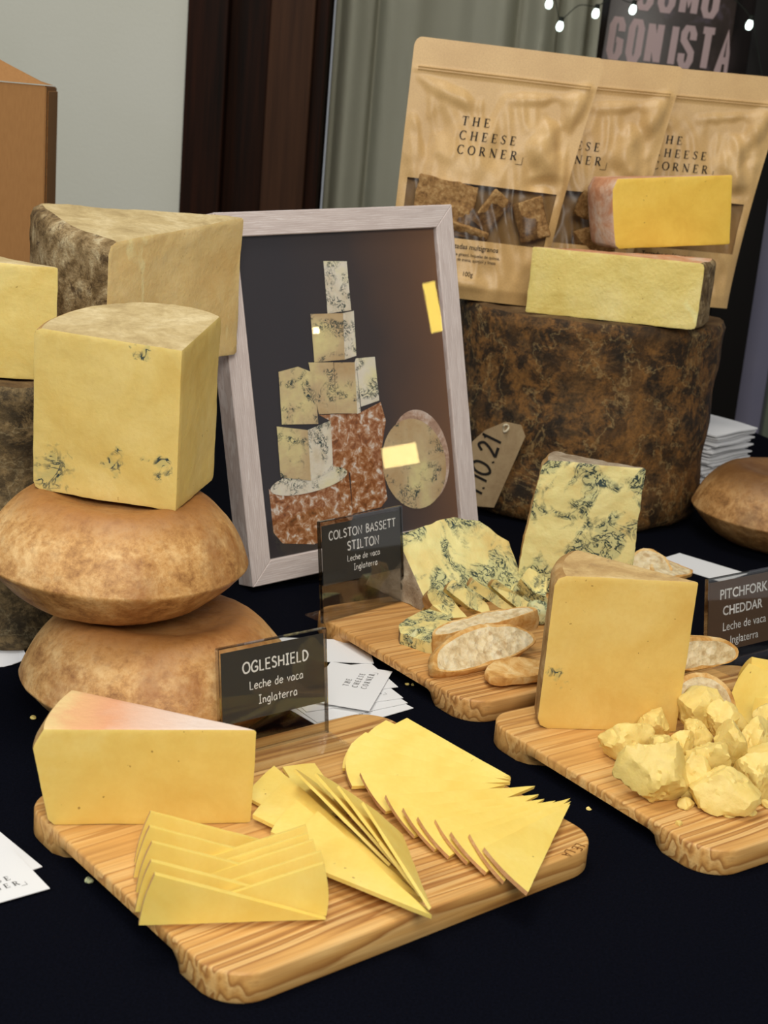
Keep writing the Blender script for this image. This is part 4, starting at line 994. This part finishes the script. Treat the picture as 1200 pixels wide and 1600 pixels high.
# ------------------------------------------------------------------ sign holders
def sign(label, bl, br, z, height, cardmat, lines, lean, plate=(0.028,), card=(0.035, 0.975, 0.36, 0.96), back=False):
    a = pz(*bl, z); b = pz(*br, z); u = (b-a); W = u.length; u.normalize(); n = Vector((u.y, -u.x, 0)); le = RAD(lean)
    v = Vector((0, 0, 1))*cos(le) - n*sin(le); nn = n*cos(le) + Vector((0, 0, 1))*sin(le)
    root = thing('sign_holder', label, 'sign', a + u*W/2, group='clear cheese name holders')
    o = a - root.location
    P = lambda x, y, d=0.0: o + u*x + v*y + nn*d
    def plate_bm(q, th):
        bm = bmesh.new(); f = [bm.verts.new(p) for p in q[0]]; k = [bm.verts.new(p) for p in q[1]]; N = len(f)
        bm.faces.new(f); bm.faces.new(list(reversed(k)))
        for i in range(N): bm.faces.new((f[i], k[i], k[(i+1) % N], f[(i+1) % N]))
        bmesh.ops.recalc_face_normals(bm, faces=bm.faces); return bm
    H = height; c = [(0, 0), (W, 0), (W, H), (0, H)]
    bm = plate_bm(([P(x, y, 0.0014) for x, y in c], [P(x, y, 0.0004) for x, y in c]), 0)
    merge(bm, plate_bm(([P(x, y, -0.0008) for x, y in c], [P(x, y, -0.0018) for x, y in c]), 0))
    s = -1 if back else 1
    g = [(0, 0.0), (W, 0.0), (W, plate[0]), (0, plate[0])]
    merge(bm, plate_bm(([o + u*x + n*y*s + Vector((0, 0, 0.0018)) for x, y in g], [o + u*x + n*y*s + Vector((0, 0, 0.0004)) for x, y in g]), 0))
    link('clear_holder', bm, M['acrylic'], root, smooth=False)
    # polished edges of the clear sheets, a little whiter
    bm = bmesh.new()
    for x in (0, W): 
        q = [(x-0.0004, 0), (x+0.0004, 0), (x+0.0004, H), (x-0.0004, H)]
        merge(bm, plate_bm(([P(*p, 0.0016) for p in q], [P(*p, -0.002) for p in q]), 0))
    q = [(0, H-0.0003), (W, H-0.0003), (W, H+0.0006), (0, H+0.0006)]
    merge(bm, plate_bm(([P(*p, 0.0016) for p in q], [P(*p, -0.002) for p in q]), 0))
    link('polished_edge', bm, M['acrylic_edge'], root, smooth=False)
    x0, x1, y0, y1 = card[0]*W, card[1]*W, card[2]*H, card[3]*H
    q = [(x0, y0), (x1, y0), (x1, y1), (x0, y1)]
    crd = link('name_card', plate_bm(([P(*p, 0.0001) for p in q], [P(*p, -0.0004) for p in q]), 0), cardmat, root, smooth=False)
    vf = []
    for (txt, fx, fy, size, w, kind) in lines:
        t_ = hand(txt, 1.0, w) if kind == 'hand' else sans(txt, 1.4, 'CENTER', w)
        wd = max(p.x for p in t_[0]) - min(p.x for p in t_[0])
        k = size*W/wd
        vf.append(([Vector((p.x*k + fx*W, p.y*k + fy*H)) for p in t_[0]], t_[1]))
    link('lettering', flat_bm(vf, lambda x, y: P(x, y, 0.00028)), M['white_ink'], crd, smooth=False)
    return root
M['acrylic_edge'] = m_clear('polished_acrylic_edge', (0.86, 0.85, 0.82, 1), 0.9)
sign('clear holder with a dark grey name card of three lines on the front board', (345, 1187), (511, 1144), BZ, 0.0755, M['slate_card'],
     [('OGLESHIELD', .53, .735, .62, .17, 'hand'), ('Leche de vaca', .53, .575, .50, .13, 'hand'), ('Inglaterra', .54, .43, .36, .13, 'hand')], 9, card=(0.03, 0.985, 0.30, 0.955))
sign('clear holder with a dark grey name card of four lines on the rear board', (504, 974), (630, 940), BZ, 0.088, M['slate_card'],
     [('COLSTON BASSETT', .52, .805, .82, .16, 'hand'), ('STILTON', .52, .665, .39, .17, 'hand'), ('Leche de vaca', .52, .555, .40, .14, 'hand'), ('Inglaterra', .54, .455, .29, .14, 'hand')], 9, card=(0.03, 0.985, 0.36, 0.955), back=True, plate=(0.022,))
sign('clear holder with a brown name card of four lines on the right-hand board', (1102, 1040), (1214, 1012), BZ, 0.0735, M['brown_card'],
     [('PITCHFORK', .50, .74, .66, .025, 'sans'), ('CHEDDAR', .49, .545, .55, .025, 'sans'), ('Leche de vaca', .52, .36, .60, .0, 'sans'), ('Inglaterra', .52, .19, .39, .0, 'sans')], 9, card=(0.02, 0.985, 0.12, 0.955))

# ------------------------------------------------------------------ business cards
SB = serif_block(1.0); SBW = max(p.x for p in SB[0]); SBH = 4.24
def card(label, tip, along, z, group, flip=False, text=True, seed=0):
    """tip: pixel of one corner, along: pixel the long edge runs towards"""
    c = pz(*tip, z); d = (pz(*along, z) - c); d.z = 0; d.normalize(); s = Vector((-d.y, d.x, 0)) * (1 if flip else -1)
    LN, WD = 0.085, 0.052
    root = thing('business_card', label, 'card', c + d*LN/2 + s*WD/2, group=group)
    ang = math.atan2(d.y, d.x); o = c - root.location
    bm = bmesh.new(); q = [o, o+d*LN, o+d*LN+s*WD, o+s*WD]
    f = [bm.verts.new(p + Vector((0, 0, 0.0005))) for p in q]; k = [bm.verts.new(p) for p in q]
    bm.faces.new(f); bm.faces.new(k)
    for i in range(4): bm.faces.new((f[i], k[i], k[(i+1) % 4], f[(i+1) % 4]))
    bmesh.ops.recalc_face_normals(bm, faces=bm.faces); ppr = link('paper', bm, M['white_card'], root, smooth=False)
    if text:
        k = 0.036/SBW
        # text runs against d when the card's tip is its right-hand end
        fx = lambda x, y: o + d*(LN*0.56) - d*(x*k) + s*(WD*0.5) + (s*(-1))*((y+1.6)*k)*(1 if flip else 1) + Vector((0, 0, 0.00062))
        if not flip: fx = lambda x, y: o + d*(LN*0.56-x*k) + s*(WD*0.5-(y+1.6)*k) + Vector((0, 0, 0.00062))
        fx2 = (lambda x, y: o + d*(LN*0.53-x*k) + s*(WD*0.37+(y+1.6)*k) + Vector((0, 0, 0.00062)))
        link('lettering', flat_bm([SB], fx2), M['grey_ink'], ppr, smooth=False)
    return root
card('lowest white business card of the fan behind the front name holder', (646, 1107), (560, 1132), 0.0006, 'white cards fanned behind the front board')
card('second white business card from the bottom of the fan behind the front board', (637, 1099), (548, 1118), 0.0014, 'white cards fanned behind the front board')
card('third white business card from the bottom of the fan behind the front board', (630, 1091), (540, 1104), 0.0022, 'white cards fanned behind the front board')
card('fourth white business card from the bottom of the fan behind the front board', (622, 1074), (530, 1084), 0.0030, 'white cards fanned behind the front board')
card('second white business card from the top of the fan, its tip turned back', (584, 1037), (492, 1034), 0.0038, 'white cards fanned behind the front board', text=False)
card('topmost white business card of the fan with its lettering in view', (613, 1050), (589, 1091), 0.0046, 'white cards fanned behind the front board', text=True)
card('upper white business card at the left edge of the picture', (66, 1355), (10, 1309), 0.0006, 'white cards at the left edge', flip=True, text=False)
card('lower white business card with lettering at the left edge of the picture', (78, 1389), (-10, 1414), 0.0014, 'white cards at the left edge')
card('white card lying on the cloth behind the brown name card', (1168, 897), (1112, 880), 0.0006, None, flip=True, text=False)

# ------------------------------------------------------------------ napkins
rnd = random.Random(4); NP = pz(1096, 716, 0); NP = Vector((0.418, 1.935, 0))
for k in range(15):
    ang = RAD(47 + rnd.uniform(-5, 5)); sx = 0.112; z = 0.0006 + k*0.0048
    bm = bmesh.new(); n = 12; top = []; bot = []
    ox, oy = rnd.uniform(-0.005, 0.005) + 0.0006*k, rnd.uniform(-0.005, 0.005)
    for j in range(n+1):
        ra, rb = [], []
        for i in range(n+1):
            x = (i/n-.5)*sx; y = (j/n-.5)*sx; e = max(abs(x), abs(y))/(sx/2)
            w = 0.0006*sin(x*70+k) * e + 0.0005*sin(y*60+k*2)*e + (0.006*e**4*max(0, (x+y)/sx) if k == 14 else 0)
            ra.append(bm.verts.new((x, y, 0.0042 - 0.0012*e**6 + w))); rb.append(bm.verts.new((x, y, 0.0002 + 0.0008*e**6 + w)))
        top.append(ra); bot.append(rb)
    for j in range(n):
        for i in range(n):
            bm.faces.new((top[j][i], top[j][i+1], top[j+1][i+1], top[j+1][i])); bm.faces.new((bot[j][i], bot[j+1][i], bot[j+1][i+1], bot[j][i+1]))
    for i in range(n):
        bm.faces.new((top[0][i], bot[0][i], bot[0][i+1], top[0][i+1])); bm.faces.new((top[n][i+1], bot[n][i+1], bot[n][i], top[n][i]))
        bm.faces.new((top[i+1][0], bot[i+1][0], bot[i][0], top[i][0])); bm.faces.new((top[i][n], bot[i][n], bot[i+1][n], top[i+1][n]))
    nth = ['lowest', 'second from the bottom', 'third from the bottom', 'fourth from the bottom', 'fifth from the bottom', 'sixth from the bottom', 'seventh from the bottom', 'middle one', 'seventh from the top', 'sixth from the top', 'fifth from the top', 'fourth from the top', 'third from the top', 'second from the top', 'topmost'][k]
    tag(link('paper_napkin', bm, M['napkin'], None, (NP.x+ox, NP.y+oy, z), (0, 0, ang), sharp=45), 'white folded paper napkin, ' + nth + ' in the stack behind the dark drum', 'napkin', 'stacked paper napkins')

# ------------------------------------------------------------------ cardboard box
bx = thing('cardboard_box', 'brown cardboard box with sloping lid behind the largest wedge at the left edge', 'box', (-0.362, 1.43, 0.001), (0, 0, RAD(11.5)))
bw, bd, bh = 0.36, 0.24, 0.440
def solid(polys_v, faces, bev=0.0012):
    bm = bmesh.new(); vs = [bm.verts.new(p) for p in polys_v]
    for f in faces: bm.faces.new([vs[i] for i in f])
    bmesh.ops.recalc_face_normals(bm, faces=bm.faces)
    if bev: bmesh.ops.bevel(bm, geom=list(bm.edges), offset=bev, segments=2, affect='EDGES')
    return bm
link('body', solid([(-bw, 0, 0), (0, 0, 0), (0, bd, 0), (-bw, bd, 0), (-bw, 0, bh), (0, 0, bh), (0, bd, bh), (-bw, bd, bh)],
     [(0, 1, 5, 4), (1, 2, 6, 5), (2, 3, 7, 6), (3, 0, 4, 7), (0, 3, 2, 1), (4, 5, 6, 7)]), M['cardboard'], bx, smooth=False)
link('lid', solid([(-bw, -0.001, bh+.001), (0.0, -0.001, bh+.001), (0.006, 0.012, bh+.001), (-bw, 0.012, bh+.001), (-bw, 0.10, bh+0.16), (-0.20, 0.10, bh+0.085), (-0.006, 0.012, bh+0.004)],
     [(0, 1, 6, 5, 4), (1, 2, 6), (2, 3, 4, 5, 6), (0, 4, 3), (0, 3, 2, 1)], 0.0), M['cardboard'], bx, smooth=False)
bm = bmesh.new()
for k in range(26): box_bm(0.0012, 0.0022, 0.009, (0.0012, 0.006, bh-0.012-k*0.0155), 0, bm=bm)
link('perforation', bm, M['cardboard_edge'], bx, smooth=False)
link('side_flap', box_bm(0.0016, bd*0.9, bh-0.01, (0.0004, bd*0.5+0.012, bh/2), 0.0003), M['cardboard'], bx, smooth=False)

# ------------------------------------------------------------------ kraft pouches
PWT, PHT = 0.216, 0.288
CREASE = [(.45, .85, .27, .62, .0085, .10), (.27, .62, .47, .50, .0075, .09), (.30, .80, .40, .66, -.006, .07), (-.45, .84, -.12, .76, .004, .06), (-.44, .80, -.34, .55, -.003, .06),
          (.42, .50, .25, .47, -.005, .06), (.05, .80, .40, .83, .0035, .05), (-.30, .60, .10, .50, .002, .10), (-.46, .10, .1, .06, .003, .05)]
def pouch_fn(x, v, front=True, seed=0.0, lift=0.0):
    """x in -.5..+.5, v 0 (foot) to 1 (top edge)"""
    w = 0.181 + 0.040*v**1.4
    fat = 0.030*(1-max(0, (v-0.05)/0.80)) if v > 0.05 else 0.030*(0.75+0.25*v/0.05)
    fat = max(fat, 0.0006)
    pr = max(0.0, cos(pi*x))**0.62
    side = min(1.0, (0.5-abs(x))/0.05)
    y = fat*pr + 0.0004
    wr = (noise.noise(Vector((x*5+seed, v*5, seed)))*0.0035 + abs(noise.noise(Vector((x*9+v*6+seed*2, v*3-x*5, 4.0))))*-0.006 + noise.noise(Vector((x*16, v*20, seed)))*0.0008)*side*min(1, max(0, (0.86-v)/0.12))*min(1, v/0.1)
    for (x0, v0, x1, v1, amp, wd) in CREASE:          # pinched folds of the filled pouch
        dx, dv = x1-x0, (v1-v0)*1.35; t = max(0.0, min(1.0, ((x-x0)*dx + (v-v0)*1.35*dv)/(dx*dx+dv*dv)))
        d = sqrt((x-x0-dx*t)**2 + ((v-v0)*1.35-dv*t)**2); k = max(0.0, 1-d/wd)
        wr += amp*k*k*(3-2*k)*side*sin(pi*min(1, max(0.0, 0.15+0.7*t)))
    y = max(y + wr, 0.0012)
    if 0.868 < v < 0.888: y += 0.0012*side
    z = v*PHT - 0.010*(1-abs(2*x)**2.5)*max(0, 1-v/0.06)*0.0
    return Vector((x*w + (w-0.221)/2 - 0.003, (-(y+lift) if front else y*0.55), z))
WV0, WV1, WX = 0.238, 0.452, 0.455
def pouch(label, loc, rot, seed, detail=True):
    root = thing('kraft_pouch', label, 'pouch', loc, rot, 'kraft paper snack pouches')
    nx, nz = 80, 110
    def grid(fr, cut=None):
        bm = bmesh.new(); g = {}
        def vert(i, j):
            if (i, j) not in g:
                x = i/nx-.5; v = j/nz
                # rounded top corners
                if v > 0.96 and abs(x) > 0.46:
                    dx = (abs(x)-0.46)/0.04; dz = (v-0.96)/0.04; l = sqrt(dx*dx+dz*dz)
                    if l > 1: x = math.copysign(0.46+0.04*dx/l, x); v = 0.96+0.04*dz/l
                g[(i, j)] = bm.verts.new(pouch_fn(x, v, fr, seed))
            return g[(i, j)]
        for j in range(nz):
            for i in range(nx):
                xm = (i+.5)/nx-.5; vm = (j+.5)/nz
                inside = abs(xm) < WX and WV0 < vm < WV1
                if cut is not None and inside != cut: continue
                bm.faces.new((vert(i, j), vert(i+1, j), vert(i+1, j+1), vert(i, j+1)))
        return bm
    bm = grid(True, False); b2 = grid(False); merge(bm, b2)
    foot = [pouch_fn(i/nx-.5, 0, True, seed) for i in range(nx+1)]; footb = [pouch_fn(i/nx-.5, 0, False, seed) for i in range(nx+1)]
    A_ = [bm.verts.new(p) for p in foot]; B_ = [bm.verts.new(p) for p in footb]
    for i in range(nx): bm.faces.new((A_[i], B_[i], B_[i+1], A_[i+1]))
    bmesh.ops.remove_doubles(bm, verts=bm.verts, dist=0.00002); bmesh.ops.recalc_face_normals(bm, faces=bm.faces)
    bdy = link('body', bm, M['kraft'], root, sharp=60)
    link('window', grid(True, True), M['film'], root, sharp=60)
    fn_ = lambda x, y: pouch_fn(x, y, True, seed, 0.0007)
    zb = bmesh.new(); n = 60
    for dv in (0.874, 0.884):
        for i in range(n):
            x0 = (i/n-.5)*0.93; x1 = ((i+1)/n-.5)*0.93
            zb.faces.new([zb.verts.new(pouch_fn(x, v, True, seed, l)) for x, v, l in ((x0, dv-.003, 0.0002), (x1, dv-.003, 0.0002), (x1, dv+.003, 0.0012), (x0, dv+.003, 0.0012))])
    bmesh.ops.remove_doubles(zb, verts=zb.verts, dist=0.00005)
    link('zip_seal', zb, M['kraft'], bdy)
    k = 0.385/SBW
    link('shop_lettering', flat_bm([([Vector((-0.185 + p.x*k, 0.682 + p.y*k*0.72)) for p in SB[0]], SB[1])], fn_), M['ink'], bdy, smooth=False)
    rows = [('Tostadas multigranos', 0.198, 0.335, 0.009), ('semillas de girasol, hojuelas de quinoa,', 0.170, 0.37, 0.006), ('hojuelas de avena, ajonjolí y linaza', 0.150, 0.33, 0.006), ('100g', 0.092, 0.062, 0.004)]
    vf = []
    for txt, v, wd, b in rows:
        t_ = sans(txt, 1.0, 'CENTER', b); w_ = max(p.x for p in t_[0]) - min(p.x for p in t_[0]); q = wd/w_
        vf.append(([Vector((0.0 + p.x*q, v + p.y*q*0.72)) for p in t_[0]], t_[1]))
    link('product_lettering', flat_bm(vf, fn_), M['ink'], bdy, smooth=False)
    return root
p1 = py(752, 474, 1.685); p1.z = DH+0.001
p2 = py(888, 470, 1.765); p2.z = DH+0.001
p3 = py(1055, 462, 1.835); p3.z = DH+0.001
pouch('kraft pouch with clear window, leftmost and nearest of three on the dark drum', p1, (RAD(-5), RAD(1.8), RAD(1)), 1.0)
pouch('kraft pouch in the middle of three, its lettering half hidden', p2, (RAD(-5), RAD(0.5), RAD(1)), 2.3)
pouch('kraft pouch rightmost of three, behind the golden wedge', p3, (RAD(-5), RAD(0.3), RAD(-1)), 3.7)
def cracker(label, P0, a, tilt, sx, sz, seed, yaw=0.0, group='crackers inside the pouches'):
    bm = box_bm(sx, 0.006, sz, (0, 0, 0), 0.0015); refine(bm, 0.005); rough_up(bm, ((60, 0.0018), (180, 0.001)), seed)
    return tag(link('cracker', bm, M['cracker'], None, P0, (RAD(tilt), RAD(a), RAD(yaw)), sharp=50), label, 'cracker', group)
c1 = p1 + Vector((-0.055, -0.008, 0.105)); cracker('broad seeded cracker standing at the left of the front pouch window', c1, 8, -6, 0.070, 0.060, 301)
cracker('seeded cracker seen edge-on in the middle of the front pouch window', p1 + Vector((0.000, -0.004, 0.104)), 35, 4, 0.026, 0.046, 302, 20)
cracker('seeded cracker lying low at the left of the front pouch window', p1 + Vector((-0.028, -0.014, 0.081)), 14, 30, 0.055, 0.012, 303)
cracker('seeded cracker in shade at the right of the front pouch window', p1 + Vector((0.048, 0.001, 0.098)), -20, 2, 0.036, 0.046, 304, -6)
cracker('seeded cracker upper of two in the middle pouch window', p2 + Vector((0.02, -0.008, 0.112)), 20, 10, 0.05, 0.032, 305)
cracker('seeded cracker lower of two in the middle pouch window', p2 + Vector((0.02, -0.010, 0.076)), -15, 10, 0.05, 0.034, 306)

# crumbs on the cloth
for k, (x, y, r, lb) in enumerate([(139, 1378, .0024, 'pale crumb on the dark cloth left of the front board'), (52, 1123, .002, 'tiny white crumb on the dark cloth left of the pink-topped wedge'), (645, 1054, .0022, 'crumb on the dark cloth beside the rear board, above two grains'), (636, 1070, .0016, 'left of two grains on the dark cloth before the rear board'), (644, 1071, .0016, 'right of two grains on the dark cloth before the rear board'), (920, 1265, .0018, 'tiny crumb on the dark cloth between the front and right-hand boards')]):
    lump('cheese_crumb', lb, 'cheese crumb', pz(x, y, 0.0003), r, M['chunk_paste'] if k else M['stilton_crumb'], 400+k, (1.2, 1, .8), 5, amps=((300, 0.001),))
